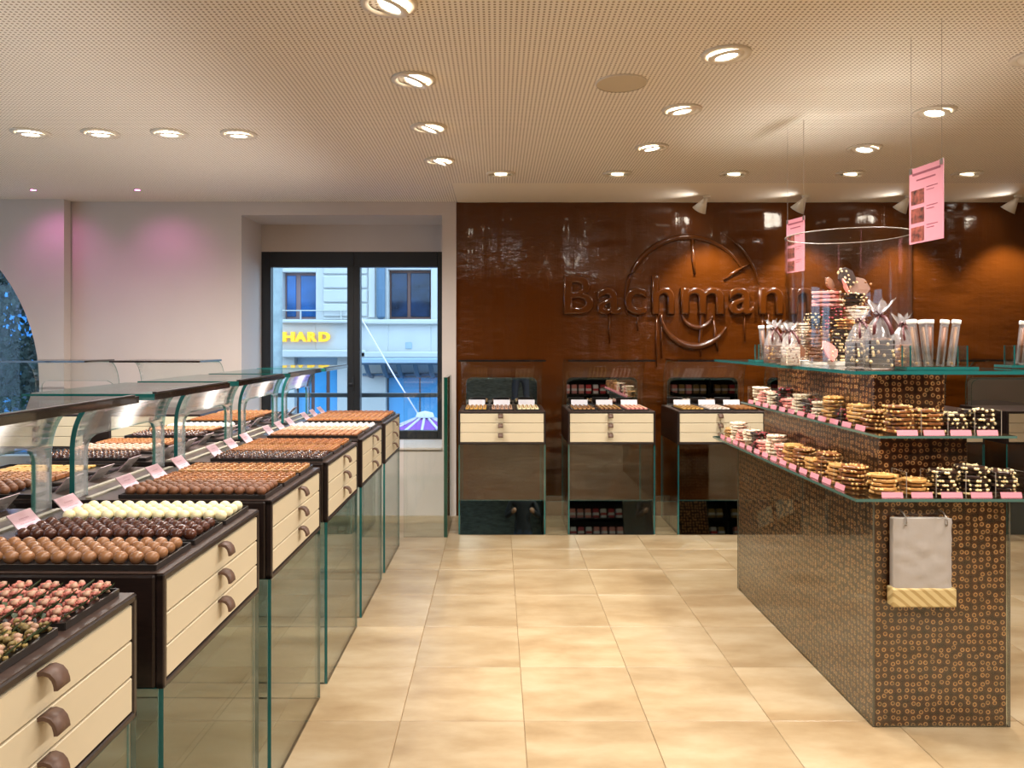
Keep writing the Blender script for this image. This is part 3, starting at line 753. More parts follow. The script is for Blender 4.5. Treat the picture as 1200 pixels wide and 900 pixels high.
# glass barrier between counters and wall cabinets; sloping glass plinth
g = thing('glass_barrier', 'upright clear glass barrier with green edge before the window niche', 'glass panel', (0, 5.9, 0))
xb0, xb1 = row_loc(5.7).x+.0, px2x(520, 5.9)
MB().slab(xb0, xb1, 0, .012, 0, 1.265, 0, 1).build('pane', ['clear_glass', 'glass_edge'], g)
MB().slab(xb1+.002, xb1+.03, -.01, .5, 0, 1.265, 0, 1, bigger=0).build('end_pane', ['clear_glass', 'glass_edge_dark'], g)
for k in range(6):
    xa = bxs[k]+BW/2+.01 if k else 0
    x0_, x1_ = (bxs[k]-BW/2+.015, bxs[k]+BW/2-.015)
    t = thing('plinth_glass', f'low leaning glass panel under the {["first","second","third","fourth","fifth","sixth"][k]} wall cabinet from the barrier', 'glass panel', (0, 5.964, 0), group='low glass panels along the chocolate wall')
    MB().slab(x0_, x1_, 0, .01, .0, .275, 0, 1).build('pane', ['mirror_dark', 'glass_edge'], t, (0, 0, .003), (-math.radians(11), 0, 0))
    if k < 5:
        xg0, xg1 = bxs[k]+BW/2+.004, bxs[k+1]-BW/2-.004
        t = thing('gap_glass', f'narrow low glass panel after the {["first","second","third","fourth","fifth"][k]} wall cabinet from the barrier', 'glass panel', (0, 5.96, 0), group='narrow low glass panels between the wall cabinets')
        MB().slab(xg0, xg1, 0, .01, 0, .27, 0, 1).build('pane', ['rail_glass', 'glass_edge'], t)
        MB().slab(xg0, xg1, .012, .022, 0, .26, 0, 1).build('back_pane', ['rail_glass', 'glass_edge'], t, (0, .25, 0))

# ------------------------------------------------------------------ island
ix0, ix1, iy0, iy1 = 1.515, 2.05, 3.0, 4.68
isl = thing('island', 'glass clad display island printed with chocolate and hazelnut rings', 'display stand', ((ix0+ix1)/2, (iy0+iy1)/2, 0))
ox, oy = -(ix0+ix1)/2, -(iy0+iy1)/2
def ib(name, x0, x1, y0, y1, z0, z1, m): return MB().box(x0+ox, x1+ox, y0+oy, y1+oy, z0, z1, 0, .002, 1).build(name, m, isl)
SZ1, SZ2, SZ3 = .93, 1.17, 1.432       # shelf tops
ib('base', ix0, ix1, iy0, iy1, .0, SZ1-.014, 'nut_ring_print')
ib('middle_block', 1.61, 1.98, 3.14, 4.50, SZ1, SZ2-.012, 'nut_ring_print')
ib('upper_block', 1.64, 1.95, 3.25, 4.36, SZ2, SZ3-.022, 'nut_ring_print')
strip_lamp('led_strip', isl, (0, 0, SZ3-.018), (0, 0, 1), .06, 1.0, 3.2, 70)
def ig(name, x0, x1, y0, y1, z0, z1, m=('clear_glass', 'glass_edge')): return MB().slab(x0+ox, x1+ox, y0+oy, y1+oy, z0, z1, 0, 1).build(name, list(m), isl)
CE = ('clear_glass', 'clad_edge')
ig('cladding', ix0-.008, ix0-.002, iy0-.008, iy1, 0, SZ1-.014, CE); ig('cladding', ix0, ix1+.002, iy0-.008, iy0-.002, 0, SZ1-.014, CE)
ig('cladding', ix1+.004, ix1+.010, iy0-.008, iy1, 0, SZ1-.014, CE)
SE = ('clear_glass', 'shelf_edge')
ig('shelf', 1.41, 2.15, 2.93, 4.88, SZ1-.012, SZ1, SE); ig('shelf', 1.535, 2.086, 2.99, 4.70, SZ2-.010, SZ2, SE); ig('shelf', 1.415, 2.20, 2.95, 4.86, SZ3-.014, SZ3)
# pieces of broken chocolate
def slab_mesh(m, nutm, nnuts, r=.052, th=.011, n=7):
    b = MB(); pts = []
    for k in range(n):
        a = 2*PI*k/n+random.uniform(-.25, .25); q = r*random.uniform(.82, 1.12); pts.append((q*math.cos(a)*1.12, q*math.sin(a), 0))
    b.prism(pts, (0, 0, th))
    bmesh.ops.bevel(b.bm, geom=b.bm.edges[:], offset=.0016, segments=1, affect='EDGES')
    for k in range(nnuts):
        if k % 2: a = random.uniform(0, 2*PI); rr = random.uniform(.2, .8)*r; p = (rr*math.cos(a), rr*math.sin(a), th)
        else: a = random.uniform(PI, 2*PI) if k % 4 else random.uniform(.7*PI, 1.3*PI); p = (r*.94*math.cos(a)*1.1, r*.94*math.sin(a), th*.55)
        b.ico(p, random.uniform(.0052, .0068), 1, 1)
    return b.mesh('chocolate_slab', [m, nutm])
SL = {}
for nm, m, nutm, n in (('darknut', 'bark_dark', 'nut_pale', 16), ('milknut', 'bark_milk', 'nut', 16), ('caramel', 'bark_caramel', 'nut', 9), ('white', 'bark_white', 'choc_rose', 9),
                       ('pink', 'bark_pink', 'bark_white', 7), ('brown', 'bark_brown', 'choc_caramel', 5), ('speckled', 'bark_dark', 'speck_red', 12)):
    SL[nm] = [slab_mesh(m, nutm, n) for _ in range(3)]
DES = {'darknut': 'dark broken chocolate slab studded with pale hazelnuts', 'milknut': 'milk broken chocolate slab studded with hazelnuts', 'caramel': 'caramel coloured broken chocolate slab',
       'white': 'white broken chocolate slab with rosy bits', 'pink': 'pink broken chocolate slab', 'brown': 'plain brown broken chocolate slab', 'speckled': 'dark broken chocolate slab with red specks'}
def stack(x, y, z, kind, n, where, rot=0, s=1.0):
    for k in range(n):
        zz = z+k*.0166*s
        o = link('chocolate_slab', random.choice(SL[kind]), None, (x+random.uniform(-.007, .007), y+random.uniform(-.007, .007), zz), (random.uniform(-.03, .03), random.uniform(-.03, .03), rot+random.uniform(-.5, .5)))
        o.scale = (s, s, s); tag(o, f'{DES[kind]}, {where}', 'chocolate', f'{DES[kind]}s, {where}')
strip_me = MB().box(-.042, .042, -.001, .001, 0, .022).mesh('price_strip', 'pink_strip')
div_me = MB().slab(-.055, .055, -.0015, .0015, 0, .10, 0, 1).mesh('divider', ['acrylic', 'acrylic_edge'])
def aisle_row(z, xe, ys, kinds, where, tall):
    for q, (y, kd) in enumerate(zip(ys, kinds)):
        stack(xe+.068, y, z+.006, kd, tall[q % len(tall)], where, PI/2, 1.0)
        tag(link('price_strip', strip_me, None, (xe+.006, y, z), (math.radians(-14), 0, -PI/2)), f'pink price strip under {DES[kd].split(" broken")[0]} slabs, {where}', 'price strip', 'pink price strips on the island')
        d = tag(link('divider', div_me, None, (xe+.066, y+.062, z)), f'clear acrylic divider, {where}', 'divider', f'acrylic dividers, {where}')
def front_row(z, ye, xs, kinds, where, tall):
    for q, (x, kd) in enumerate(zip(xs, kinds)):
        stack(x, ye+.068, z+.006, kd, tall[q % len(tall)], where, 0, 1.0)
        tag(link('price_strip', strip_me, None, (x, ye+.006, z), (math.radians(-14), 0, 0)), f'pink price strip under {DES[kd].split(" broken")[0]} slabs, {where}', 'price strip', 'pink price strips on the island')
        tag(link('divider', div_me, None, (x+.058, ye+.066, z), (0, 0, PI/2)), f'clear acrylic divider, {where}', 'divider', f'acrylic dividers, {where}')
ys1 = [3.13+.125*k for k in range(14)]
aisle_row(SZ1, 1.43, ys1, ['milknut', 'caramel', 'milknut', 'caramel', 'milknut', 'caramel', 'pink', 'white', 'pink', 'speckled', 'white', 'pink', 'white', 'caramel'], 'aisle side of the lowest island shelf', [6, 5, 7, 4, 6])
front_row(SZ1, 2.945, [1.565+.118*k for k in range(5)], ['caramel', 'caramel', 'darknut', 'darknut', 'darknut'], 'front of the lowest island shelf', [5, 4, 6, 7, 6])
ys2 = [3.19+.125*k for k in range(12)]
aisle_row(SZ2, 1.545, ys2, ['milknut', 'caramel', 'speckled', 'caramel', 'white', 'speckled', 'white', 'pink', 'speckled', 'white', 'pink', 'white'], 'aisle side of the middle island shelf', [5, 6, 4, 7, 5])
front_row(SZ2, 3.0, [1.655+.108*k for k in range(4)], ['milknut', 'milknut', 'darknut', 'darknut'], 'front of the middle island shelf', [7, 6, 5, 6])
# glass cylinder with the pile of slabs
CX, CY = 1.785, 3.80; CR = .298
cyl = thing('glass_cylinder', 'tall open clear glass cylinder on the top island shelf', 'cylinder', (CX, CY, SZ3))
c = MB(); n = 64
for r_, mi in ((CR, 0), (CR-.005, 0)):
    c.cyl((0, 0, .0), r_, .655, n, 0, caps=False)
bmesh.ops.recalc_face_normals(c.bm, faces=c.bm.faces[:])
c.build('wall', ['acrylic', 'acrylic_edge'], cyl)
MB().lathe([(CR-.006, .653), (CR-.006, .657), (CR+.001, .657), (CR+.001, .653), (CR-.006, .653)], n).build('rim', 'acrylic_edge', cyl)
bb = tag(MB().prism([(CX+.24*math.cos(2*PI*k/40), CY+.24*math.sin(2*PI*k/40), SZ3+.001) for k in range(40)], (0, 0, .016)).build('base_board', 'cap_white'), 'round cream board under the slab pile in the glass cylinder', 'board')
PZ = SZ3+.019
def pstack(px, py0, py1, kind, Y, s=1.2, ry=0):
    a = P(px, py0, Y); b = P(px, py1, Y); n = max(1, int((b.z-a.z)/(.0172*s)+.5)); stack(a.x, Y, max(PZ, a.z), kind, n, 'piled in the glass cylinder', ry, s)
for px, y0_, y1_, kd, Y, s in ((961, 423, 386, 'brown', 3.72, 1.05), (988, 423, 386, 'darknut', 3.70, .95), (940, 421, 376, 'white', 3.80, .80), (1010, 421, 378, 'white', 3.80, .9), (975, 423, 375, 'milknut', 3.88, 1.0), (1030, 423, 395, 'brown', 3.83, .9),
                               (976, 385, 360, 'speckled', 3.75, .95), (953, 385, 366, 'darknut', 3.82, .8), (1003, 377, 359, 'white', 3.76, .98), (990, 386, 374, 'milknut', 3.68, .8), (970, 359, 340, 'pink', 3.78, 1.25), (1000, 358, 341, 'darknut', 3.80, 1.0)):
    pstack(px, y0_, y1_, kd, Y, s)
for px, py, Y, kd, s, rot in ((971, 412, 3.62, 'pink', .95, (1.25, .6, .3)), (992, 326, 3.78, 'darknut', 1.05, (1.15, .3, .2)), (972, 333, 3.78, 'brown', .75, (1.2, .2, .6)), (1007, 338, 3.80, 'brown', 1.1, (1.1, -.9, .2)), (990, 336, 3.73, 'pink', .7, (1.0, .8, .9)), (936, 412, 3.66, 'brown', .8, (1.2, .7, .3))):
    o = link('chocolate_slab', SL[kd][0], None, P(px, py, Y), rot); o.scale = (s, s, s)
    tag(o, f'{DES[kd]} leaning on the pile in the glass cylinder', 'chocolate', f'{DES[kd]}s leaning in the cylinder')
# cellophane bags of chocolate
def bag_parts():
    film = MB(); n = 20; rings = []
    for z, rx, ry, wv in ((0, .045, .034, 0), (.004, .05, .038, 0), (.09, .05, .038, .001), (.115, .043, .03, .003), (.145, .022, .016, .004), (.16, .009, .008, .002), (.168, .010, .009, .003), (.185, .028, .018, .008), (.205, .045, .026, .013)):
        R = []
        for k in range(n):
            a = 2*PI*k/n; f = 1/max(abs(math.cos(a)), abs(math.sin(a)))**.5; q = wv*math.sin(a*7)
            R.append(film.bm.verts.new(((rx*f+q)*math.cos(a), (ry*f+q)*math.sin(a), z+(q if z > .18 else 0))))
        rings.append(R)
    for A, B in zip(rings, rings[1:]):
        for k in range(n): f = film.bm.faces.new((A[k], A[(k+1) % n], B[(k+1) % n], B[k])); f.smooth = True
    film = film.mesh('film', 'film')
    rb = MB().sweep([(.011*math.cos(2*PI*k/12), .010*math.sin(2*PI*k/12), .164) for k in range(12)], .004, 6, 0, True)
    for s in (-1, 1):
        rb.ribbon([(0, -.013, .164), (s*.012, -.02, .158), (s*.024, -.03, .135), (s*.03, -.042, .105)], (.006, 0, .003), .0012)
        rb.ribbon([(0, -.012, .165), (s*.016, -.018, .178), (s*.028, -.014, .168), (s*.012, -.014, .162)], (0, .005, 0), .0012)
    return film, rb.mesh('ribbon', 'ribbon')
film_me, rib_me = bag_parts()
def content_me(a, b):
    m = MB()
    for k in range(6): m.box(-.042, .042, -.031, .031, .004+k*.0145, .0165+k*.0145, 0, .0015, 1)
    for k in range(26):
        s = random.choice((0, 1)); z = random.uniform(.012, .088)
        if s: m.ico((random.uniform(-.038, .038), -.031, z), .006, 1, 1)
        else: m.ico((random.choice((-.042, .042)), random.uniform(-.028, .028), z), .006, 1, 1)
    return m.mesh('chocolates', [a, b])
cont = [content_me('bark_dark', 'nut_pale'), content_me('bark_milk', 'nut'), content_me('bark_white', 'choc_rose')]
for q, (px, Y, rz, s, ct) in enumerate(((1006, 3.34, .3, 1.25, 0), (1030, 3.13, -.15, 1.38, 0), (1056, 3.32, .4, 1.15, 1), (906, 3.97, .2, 1.1, 1), (919, 4.18, -.3, 1.05, 2), (926, 3.60, .2, 1.0, 2))):
    p = P(px, 400, Y)
    t = thing('gift_bag', 'clear ribbon tied bag of chocolate slabs, '+('beside the large stick holder' if q in (0, 1, 2, 6) else 'aisle corner of the top shelf'), 'gift bag', (p.x, Y, SZ3+.0005), (0, 0, rz), 'ribbon tied gift bags on the top shelf')
    t.scale = (s*.86, s*.86, s)
    link('film', film_me, t); link('chocolates', cont[ct], t); link('ribbon', rib_me, t)
# flat packs of chocolate sticks standing in glass holders
pack_f = MB().box(-.016, .016, -.006, .006, 0, .19, 0, .004, 1).mesh('film', 'film')
pack_c = MB().sweep([(0, 0, .008), (0, 0, .165)], .0048, 8).ball((0, 0, .012), .008, 8, 6).mesh('chocolate_stick', 'choc_tan')
pack_d = MB().sweep([(0, 0, .008), (0, 0, .165)], .0085, 8).mesh('chocolate_stick', 'bark_brown')
pack_t = MB().box(-.017, .017, -.0075, .0075, .178, .196, 0, .003, 1).mesh('closure', 'cap_white')
def holder(px0, px1, Y, label):
    a, b = px2x(px0, Y), px2x(px1, Y)
    t = thing('glass_holder', label, 'holder', ((a+b)/2, Y, SZ3), group='glass holders on the top shelf'); w_ = (b-a)/2
    MB().slab(-w_-.03, w_+.03, -.06, .06, .0005, .0125, 0, 1).build('foot', ['clear_glass', 'glass_edge'], t)
    for s in (-1, 1):
        MB().slab(-w_, w_, s*.035-.003, s*.035+.003, .013, .10, 0, 1).build('pane', ['clear_glass', 'glass_edge'], t)
        MB().slab(s*w_-.003, s*w_+.003, -.031, .031, .013, .10, 0, 1).build('end_pane', ['clear_glass', 'glass_edge'], t)
holder(1062, 1128, 3.12, 'green edged glass holder of stick packs beside the gift bags')
holder(1183, 1228, 3.35, 'green edged glass holder at the far side of the top shelf')
holder(887, 909, 4.30, 'small glass holder of stick packs on the aisle corner of the top shelf')
for q, (px, Y, tl, dk) in enumerate(((1072, 3.12, -.13, 0), (1078, 3.12, -.13, 0), (1085, 3.12, -.12, 0), (1091, 3.12, .01, 1), (1099, 3.12, .11, 1), (1104, 3.12, .11, 1), (1112, 3.12, .13, 0), (1116, 3.12, .13, 0), (1192, 3.34, .1, 1), (1200, 3.36, .1, 1), (895, 4.29, -.1, 1), (901, 4.31, .05, 0))):
    p = P(px, 400, Y); Y += (-.013, .013)[q % 2]
    wh = 'beside the gift bags' if px > 1000 and px < 1150 else ('at the far side of the top shelf' if px > 1150 else 'on the aisle corner of the top shelf')
    t = thing('stick_pack', ('clear pack with pale chocolate stick, ' if not dk else 'clear pack with thick dark chocolate stick, ')+'holder '+wh, 'chocolate stick', (p.x, Y, SZ3+.014), (0, tl, 0), 'stick packs in glass holders')
    link('film', pack_f, t); link('chocolate_stick', pack_d if dk else pack_c, t); link('closure', pack_t, t)
# plastic bag dispenser on the island end
bd = thing('bag_dispenser', 'stack of clear plastic bags in a cream printed box hung on the island end', 'bag dispenser', (1.685, iy0-.013, .50))
w_ = .126; z0_ = 0
b = MB(); b.box(-w_, w_, -.052, -.0005, 0, .075, 0, .006, 2); b.build('box', 'dash_print', bd)
b = MB(); gx, gz = 14, 18; bm = b.bm; gr = []
for j in range(gz+1):
    gr.append([bm.verts.new((-w_+.008+(2*w_-.02)*i/gx, -.042-.006*mn.noise(Vector((i*.35, 2, j*.5)))-(.004 if 0 < i < gx else -.006), .05+(.30)*j/gz)) for i in range(gx+1)])
for j in range(gz):
    for i in range(gx): f = bm.faces.new((gr[j][i], gr[j][i+1], gr[j+1][i+1], gr[j+1][i])); f.smooth = True
b.box(-w_+.010, w_-.012, -.036, -.002, .05, .348, 0, .005, 2); b.build('bags', 'bag_white', bd)
for x in (-.075, .085):
    MB().sweep([(x, 0, .375), (x, -.03, .37), (x, -.054, .352), (x, -.056, .335), (x, -.052, .328)], .0028, 8).ball((x, -.052, .327), .005, 8, 6).build('hook', 'steel', bd)
# hanging pink signs
def sign(xa, ya, xb, yb, z0, z1, label):
    a, b_ = Vector((xa, ya, 0)), Vector((xb, yb, 0)); d = (b_-a); w = d.length; ang = math.atan2(d.y, d.x)
    t = thing('hanging_sign', label, 'sign', (a.x, a.y, z0), (0, 0, ang), 'pink signs hung above the island'); h = z1-z0
    MB().box(0, w, -.001, .001, 0, h).build('sheet', 'pink_paper', t)
    for k in range(3):
        zc = h*(.115+.245*k); MB().box(w*.06, w*.45, -.0022, -.0009, zc-h*.09, zc+h*.1).build('picture', 'photo_print', t)
        for q in range(2): MB().box(w*(.52), w*(.84-.1*q), -.0018, -.0009, zc+.03-.012*q, zc+.033-.012*q).build('text_line', 'sign_ink', t)
    MB().box(w*.1, w*.92, -.0018, -.0009, h*.90, h*.93).build('text_line', 'sign_ink', t); MB().box(w*.22, w*.78, -.0018, -.0009, h*.82, h*.84).build('text_line', 'sign_ink', t)
    for q in (.05, .95): MB().sweep([(w*q, 0, h), (w*q, 0, ZC-z0)], .0009, 5).build('string', 'string', t); MB().box(w*q-.008, w*q+.008, -.003, .003, h-.02, h+.003).build('clip', 'steel', t)
sign(1.687, 3.05, 1.707, 2.85, 1.945, 2.25, 'pink sign with three small pictures, hung over the island end with the bag dispenser')
sign(1.681, 4.33, 1.715, 4.16, 1.945, 2.25, 'pink sign with three small pictures, hung beyond the glass cylinder')

# ------------------------------------------------------------------ shop behind the camera (seen in the mirrors)
bx = .9
sh = thing('rear_shelving', 'tall black shelving along the slate wall opposite the chocolate wall', 'shelving', (bx, YR+.02, 0))
MB().box(0, 5.5, .0, .03, 0, 2.2).build('back_board', 'black_matte', sh)
for k, z in enumerate((.08, .42, .78, 1.14, 1.5, 1.86, 2.2)): MB().box(0, 5.5, .032, .42, z-.02, z).build('shelf_board', 'black_lacquer', sh)
for x in (0, 1.82, 3.66, 5.5): MB().box(x-.015, x+.015, .032, .42, 0, 2.22).build('upright', 'black_lacquer', sh)
pk = []
for m1, m2 in (('pack_red', 'pack_white'), ('pack_white', 'pack_red'), ('pack_pink', 'pack_white'), ('pack_gold', 'pack_white')):
    pk.append(MB().box(-.055, .055, -.06, .06, 0, .19, 0, .006, 1).box(-.056, .056, -.061, .061, .06, .11, 1).mesh('gift_box', [m1, m2]))
pn = ['red gift box with a white band', 'white gift box with a red band', 'pink gift box with a white band', 'gold gift box with a white band']
for r_, z in enumerate((.08, .42, .78, 1.14, 1.5)):
    for q in range(34):
        x = .14+q*.155
        if min(abs(x-1.82), abs(x-3.66)) < .085: continue
        kd = 3 if q > 18 and (q+r_) % 3 else (2 if (q//6+r_) % 3 == 1 else (q % 2))
        tag(link('gift_box', pk[kd], None, (bx+x, YR+.30, z+.001)), f'{pn[kd]} on the rear black shelving', 'gift box', f'{pn[kd]}s on the rear shelving')

# the photographer seen in the mirror
def person():
    v = [(0, 0, .93), (0, 0, 1.1), (0, .0, 1.32), (0, 0, 1.44), (0, .02, 1.52), (-.09, 0, .88), (-.11, .02, .48), (-.11, -.02, .07), (-.11, .12, .03), (.09, 0, .88), (.11, .02, .48), (.11, -.02, .07), (.11, .12, .03),
         (-.19, 0, 1.40), (-.27, .04, 1.14), (-.12, .24, 1.24), (.19, 0, 1.40), (.27, .04, 1.14), (.12, .24, 1.24)]
    e = [(0, 1), (1, 2), (2, 3), (3, 4), (0, 5), (5, 6), (6, 7), (7, 8), (0, 9), (9, 10), (10, 11), (11, 12), (2, 13), (13, 14), (14, 15), (2, 16), (16, 17), (17, 18)]
    rad = [.14, .13, .15, .09, .055, .10, .07, .05, .04, .10, .07, .05, .04, .075, .055, .04, .075, .055, .04]
    me = bpy.data.meshes.new('person'); me.from_pydata(v, e, [])
    tmp = bpy.data.objects.new('tmp_person', me); COL.objects.link(tmp)
    tmp.modifiers.new('skin', 'SKIN'); s = tmp.modifiers.new('sub', 'SUBSURF'); s.levels = 2
    for i, sv in enumerate(me.skin_vertices[0].data): sv.radius = (rad[i], rad[i]*.8); sv.use_root = (i == 0)
    dg = bpy.context.evaluated_depsgraph_get(); dg.update(); out = bpy.data.meshes.new_from_object(tmp.evaluated_get(dg))
    COL.objects.unlink(tmp); bpy.data.objects.remove(tmp)
    out.materials.clear()
    for m in ('jacket', 'jeans', 'skin', 'leather'): out.materials.append(M[m])
    for p in out.polygons:
        p.use_smooth = True; z = p.center.z; hand = p.center.y > .20 and z > 1.0
        p.material_index = 3 if z < .09 else 1 if z < .9 else 2 if hand or z > 1.47 else 0
    return out
pt = thing('person', 'person in a dark jacket and blue jeans standing opposite the wall cabinets', 'person', (.42, -.55, 0))
link('body', person(), pt)
hd = MB(); hd.ball((0, .03, 1.63), .1, 20, 14, 0, (.8, .95, 1.18)); hd.ico((0, .125, 1.62), .016, 1, 0, (.8, 1, 1.3))
for s in (-1, 1): hd.ico((s*.032, .112, 1.645), .011, 1, 1); hd.ico((s*.082, .03, 1.63), .02, 1, 0, (.4, .8, 1.2))
hd.ico((0, .115, 1.575), .02, 1, 2, (1.2, .4, .3)); hd.build('head', ['skin', 'hair', 'pack_red'], pt)
MB().ball((0, .015, 1.665), .104, 20, 12, 0, (.86, .96, 1.0)).build('hair', 'hair', pt)

# ------------------------------------------------------------------ outside
YF = 16.0; K = YF/F
fx = lambda px: (px-VX)*K; fz = lambda py: EYE-(py-VY)*K
ZST = -2.3
struct('ground', MB().box(-40, 20, 8.2, 60, ZST-.1, ZST), 'asphalt')
bl = thing('building', 'pale blue grey stone building across the street with lettering', 'building', (fx(420), YF, ZST))
def fo(name, x0, x1, y0, y1, d0, d1, m, par=None, bev=.01):
    a = bl.location
    return MB().box(fx(x0)-a.x, fx(x1)-a.x, d0, d1, fz(y1)-a.z, fz(y0)-a.z, 0, bev, 1).build(name, m, par or bl)
a = bl.location
def wallrect(x0, x1, y0, y1): return fo('wall', x0, x1, y0, y1, 0, .5, 'facade')
# facade around two window openings
fo('wall', 150, 331, 60, 640, 0, .5, 'facade'); fo('wall', 331, 370, 60, 319, 0, .5, 'facade'); fo('wall', 331, 370, 374, 418, 0, .5, 'facade'); fo('wall', 370, 455, 60, 418, 0, .5, 'facade')
fo('wall', 455, 505, 60, 316, 0, .5, 'facade'); fo('wall', 455, 505, 374, 418, 0, .5, 'facade'); fo('wall', 505, 760, 60, 418, 0, .5, 'facade')
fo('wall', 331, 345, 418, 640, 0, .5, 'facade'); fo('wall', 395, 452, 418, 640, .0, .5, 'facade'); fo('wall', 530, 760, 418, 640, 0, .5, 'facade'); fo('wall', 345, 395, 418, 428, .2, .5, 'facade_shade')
for y in (308, 324.5, 341, 357.5): fo('stone', 379, 431, y-1.6, y+13.4, -.05, .0, 'facade', bev=.02)
fo('stone', 379, 431, 372.6, 374.5, -.05, 0, 'facade')
fo('pilaster', 432, 440, 300, 372, -.04, 0, 'facade'); fo('downpipe', 442, 452, 290, 374, -.16, 0, 'canopy_metal', bev=.05)
fo('ledge', 331, 431, 375, 379, -.18, 0, 'facade', bev=.02); fo('ledge', 424, 540, 374.5, 380, -.15, 0, 'facade', bev=.02)
fo('ledge', 331, 431, 410, 418.5, -.3, 0, 'facade', bev=.02); fo('ledge', 424, 540, 412, 419, -.3, 0, 'facade', bev=.02)
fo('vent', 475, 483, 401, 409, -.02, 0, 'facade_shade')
def winpart(x0, x1, y0, y1, m1, m2, posts):
    w = fo('window', x0, x1, y0, y1, .22, .3, m1)
    ps = [x0+2]+posts+[x1-2]
    for p, q in zip(ps[::2], ps[1::2]): fo('pane', p, q, y0+3, y1-3, .20, .219, m2, w)
winpart(331, 370, 319, 374, 'window_wood', 'pane_blue', [344, 349.5]); winpart(455, 505, 316, 374, 'window_wood_brown', 'pane_dark', [476, 480])
fo('balcony_rail', 331, 408, 363.5, 364.8, -.12, -.08, 'facade'); 
for x in (353, 400): fo('balcony_post', x, x+1.6, 364, 375, -.12, -.08, 'facade')
winpart(345, 395, 428, 520, 'window_wood_brown', 'shop_blue', [362, 366, 380, 384]); winpart(452, 530, 440, 560, 'rail_grey', 'shop_blue', [490, 492])
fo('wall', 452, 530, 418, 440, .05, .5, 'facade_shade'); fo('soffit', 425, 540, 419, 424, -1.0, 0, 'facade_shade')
for x in (436, 455, 472, 491, 508, 525):
    q = MB(); q.sweep([(fx(x)-a.x, 0, fz(441)-a.z), (fx(x)-a.x, -.4, fz(438)-a.z), (fx(x)-a.x, -.8, fz(424)-a.z)], .05, 8); q.build('bracket', 'canopy_metal', bl)
fo('canopy_beam', 425, 540, 437.5, 440.5, -.05, .1, 'canopy_metal'); fo('canopy_beam', 425, 540, 424, 426, -.9, -.8, 'canopy_metal')
lx = {'C': (318, 331.5), 'H': (333, 347), 'A': (347, 361), 'R': (362, 373), 'D': (375, 388)}
for ch, (x0, x1) in lx.items():
    me = text_mesh(ch, .29, .04, .006, offset=.010)
    xs = [v.co.x for v in me.vertices]; zs = [v.co.y for v in me.vertices]
    for v in me.vertices:
        v.co.x = (v.co.x-min(xs))/(max(xs)-min(xs))*(fx(x1)-fx(x0)); v.co.y = (v.co.y-min(zs))/(max(zs)-min(zs))*(fz(389)-fz(400.5))
    me.materials.clear(); me.materials.append(M['sign_yellow'])
    link('sign_letter', me, bl, (fx(x0)-a.x, -.10, fz(400.5)-a.z), (PI/2, 0, 0))
col = thing('stone_column', 'weathered grey stone column standing before the lettered building', 'column', (fx(324.5)*.9, YF*.9, ZST))
MB().lathe([(.0, 0), (.2, 0), (.2, .3), (.12, .34), (.105, .4), (.10, 7.4), (.14, 7.5), (0, 7.6)], 20).build('shaft', 'stone_grey', col)
# guard rail outside the window door
gr_ = thing('guard_rail', 'grey metal guard rail outside the window door', 'railing', (fx(420)*.47, 7.55, 0))
xa, xb = px2x(310, 7.55), px2x(520, 7.55); gx = gr_.location.x; zr = EYE-63/F*7.55
MB().box(xa-gx, xb-gx, -.015, .015, zr-.022, zr+.022, 0, .006).build('top_bar', 'rail_grey', gr_)
MB().box(xa-gx, xb-gx, -.010, .010, .35, .37).build('lower_bar', 'rail_grey', gr_)
for x in (xa, xb): MB().box(x-gx-.015, x-gx+.015, -.015, .015, -.2, zr-.02).build('post', 'rail_grey', gr_)
# parasol below
pp = P(498, 487, 11.0)
pa = thing('parasol', 'purple parasol with white seams below the window', 'parasol', (pp.x, pp.y, ZST))
hz = pp.z-ZST; n = 12; cn = MB(); top = (0, 0, hz)
for k in range(n):
    A, B = (2*PI*k/n, 2*PI*(k+1)/n); R = 1.55; zl = hz-.62
    cn.prism([top, (R*math.cos(A), R*math.sin(A), zl), (R*math.cos(B), R*math.sin(B), zl)], (0, 0, .01), k % 2*0)
cn.build('canopy', 'parasol_purple', pa)
for k in range(n):
    A = 2*PI*k/n; MB().sweep([(0, 0, hz+.015), (1.55*math.cos(A), 1.55*math.sin(A), hz-.62+.02)], .02, 6).build('seam', 'parasol_white', pa)
MB().cyl((0, 0, 0), .03, hz-.02, 12).build('pole', 'rail_grey', pa); MB().cyl((0, 0, 0), .3, .08, 20).build('base', 'asphalt', pa)
MB().lathe([(.14, hz-.02), (.12, hz+.04), (.0, hz+.07)], 16).build('finial', 'parasol_white', pa)
cb = thing('cable', 'thin pale cable slanting down towards the parasol', 'cable', (0, 0, 0))
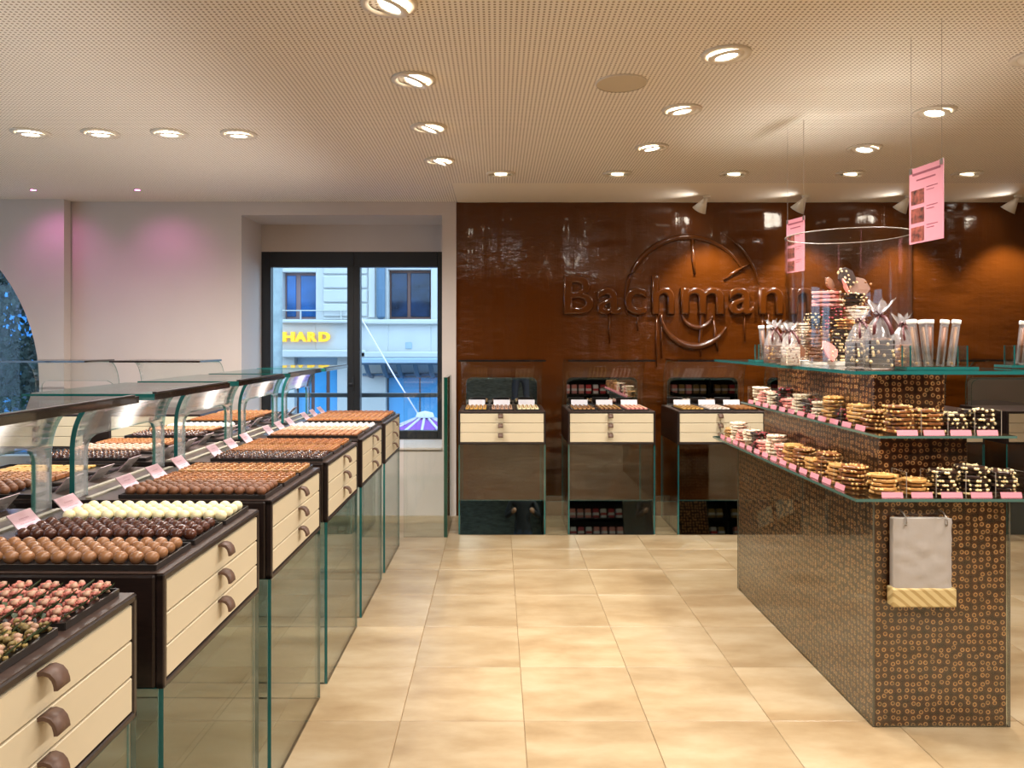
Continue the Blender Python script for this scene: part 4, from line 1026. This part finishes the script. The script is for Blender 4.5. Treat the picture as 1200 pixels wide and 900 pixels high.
MB().sweep([P(423, 372, 13.0), P(440, 402, 12.6), P(462, 440, 12.0), P(491, 487, 11.2)], .012, 6).build('wire', 'parasol_white', cb)
# view through the arch: trees, blue building band
bk = thing('blue_building', 'blue dusk coloured building beyond the trees in the arched window', 'building', (-17, 26, ZST))
MB().box(-9, 9, 0, 4, 0, 12).build('wall', 'lake_blue', bk); MB().box(-9.3, 9.3, -.3, 0, 3.4, 3.9).build('cornice', 'pane_blue', bk)
for k in range(6): MB().box(-8+2.7*k, -6.6+2.7*k, -.08, 0, 4.8, 7.2, 0, .02, 1).build('window', 'pane_dark', bk)
leaf = MB()
for k in range(2600):
    u = random.uniform(-1, 1); a_ = random.uniform(0, 2*PI); r_ = random.uniform(.55, 1)**.5*random.uniform(.8, 1.05); q = math.sqrt(1-u*u)
    c_ = Vector((r_*q*math.cos(a_), r_*q*math.sin(a_), r_*u)); d1 = Vector((random.uniform(-1, 1), random.uniform(-1, 1), random.uniform(-1, 1))).normalized()*.05; d2 = d1.cross(Vector((random.uniform(-1, 1), random.uniform(-1, 1), random.uniform(-1, 1)))).normalized()*.035
    f = leaf.bm.faces.new([leaf.bm.verts.new(c_+z_) for z_ in (d1, d2, -d1, -d2)])
leaf = leaf.mesh('foliage', 'foliage')
for q, (px, py, Y, r_, kd) in enumerate(((4, 385, 12.5, 1.1, 'tall'), (-60, 355, 19, 1.5, 'tall'), (38, 440, 19, .9, 'low'), (8, 445, 16.5, .85, 'low'), (-230, 420, 12, 1.3, 'tall'), (75, 445, 22, 1.2, 'low'))):
    p = P(px, py, Y)
    t = thing('tree', ('dark leafy tree close behind the arched window' if kd == 'tall' else 'low dark green tree farther off beyond the arched window'), 'tree', (p.x, Y, ZST), group='trees beyond the arched window' if kd == 'tall' else 'low trees beyond the arched window')
    h = p.z-ZST
    MB().sweep([(0, 0, 0), (.03, 0, h*.5), (0, .03, h)], [.16, .12, .05], 10).build('trunk', 'bark', t)
    f = link('foliage', leaf, t, (0, 0, h)); f.scale = (r_, r_, r_*1.25); f['kind'] = 'stuff'
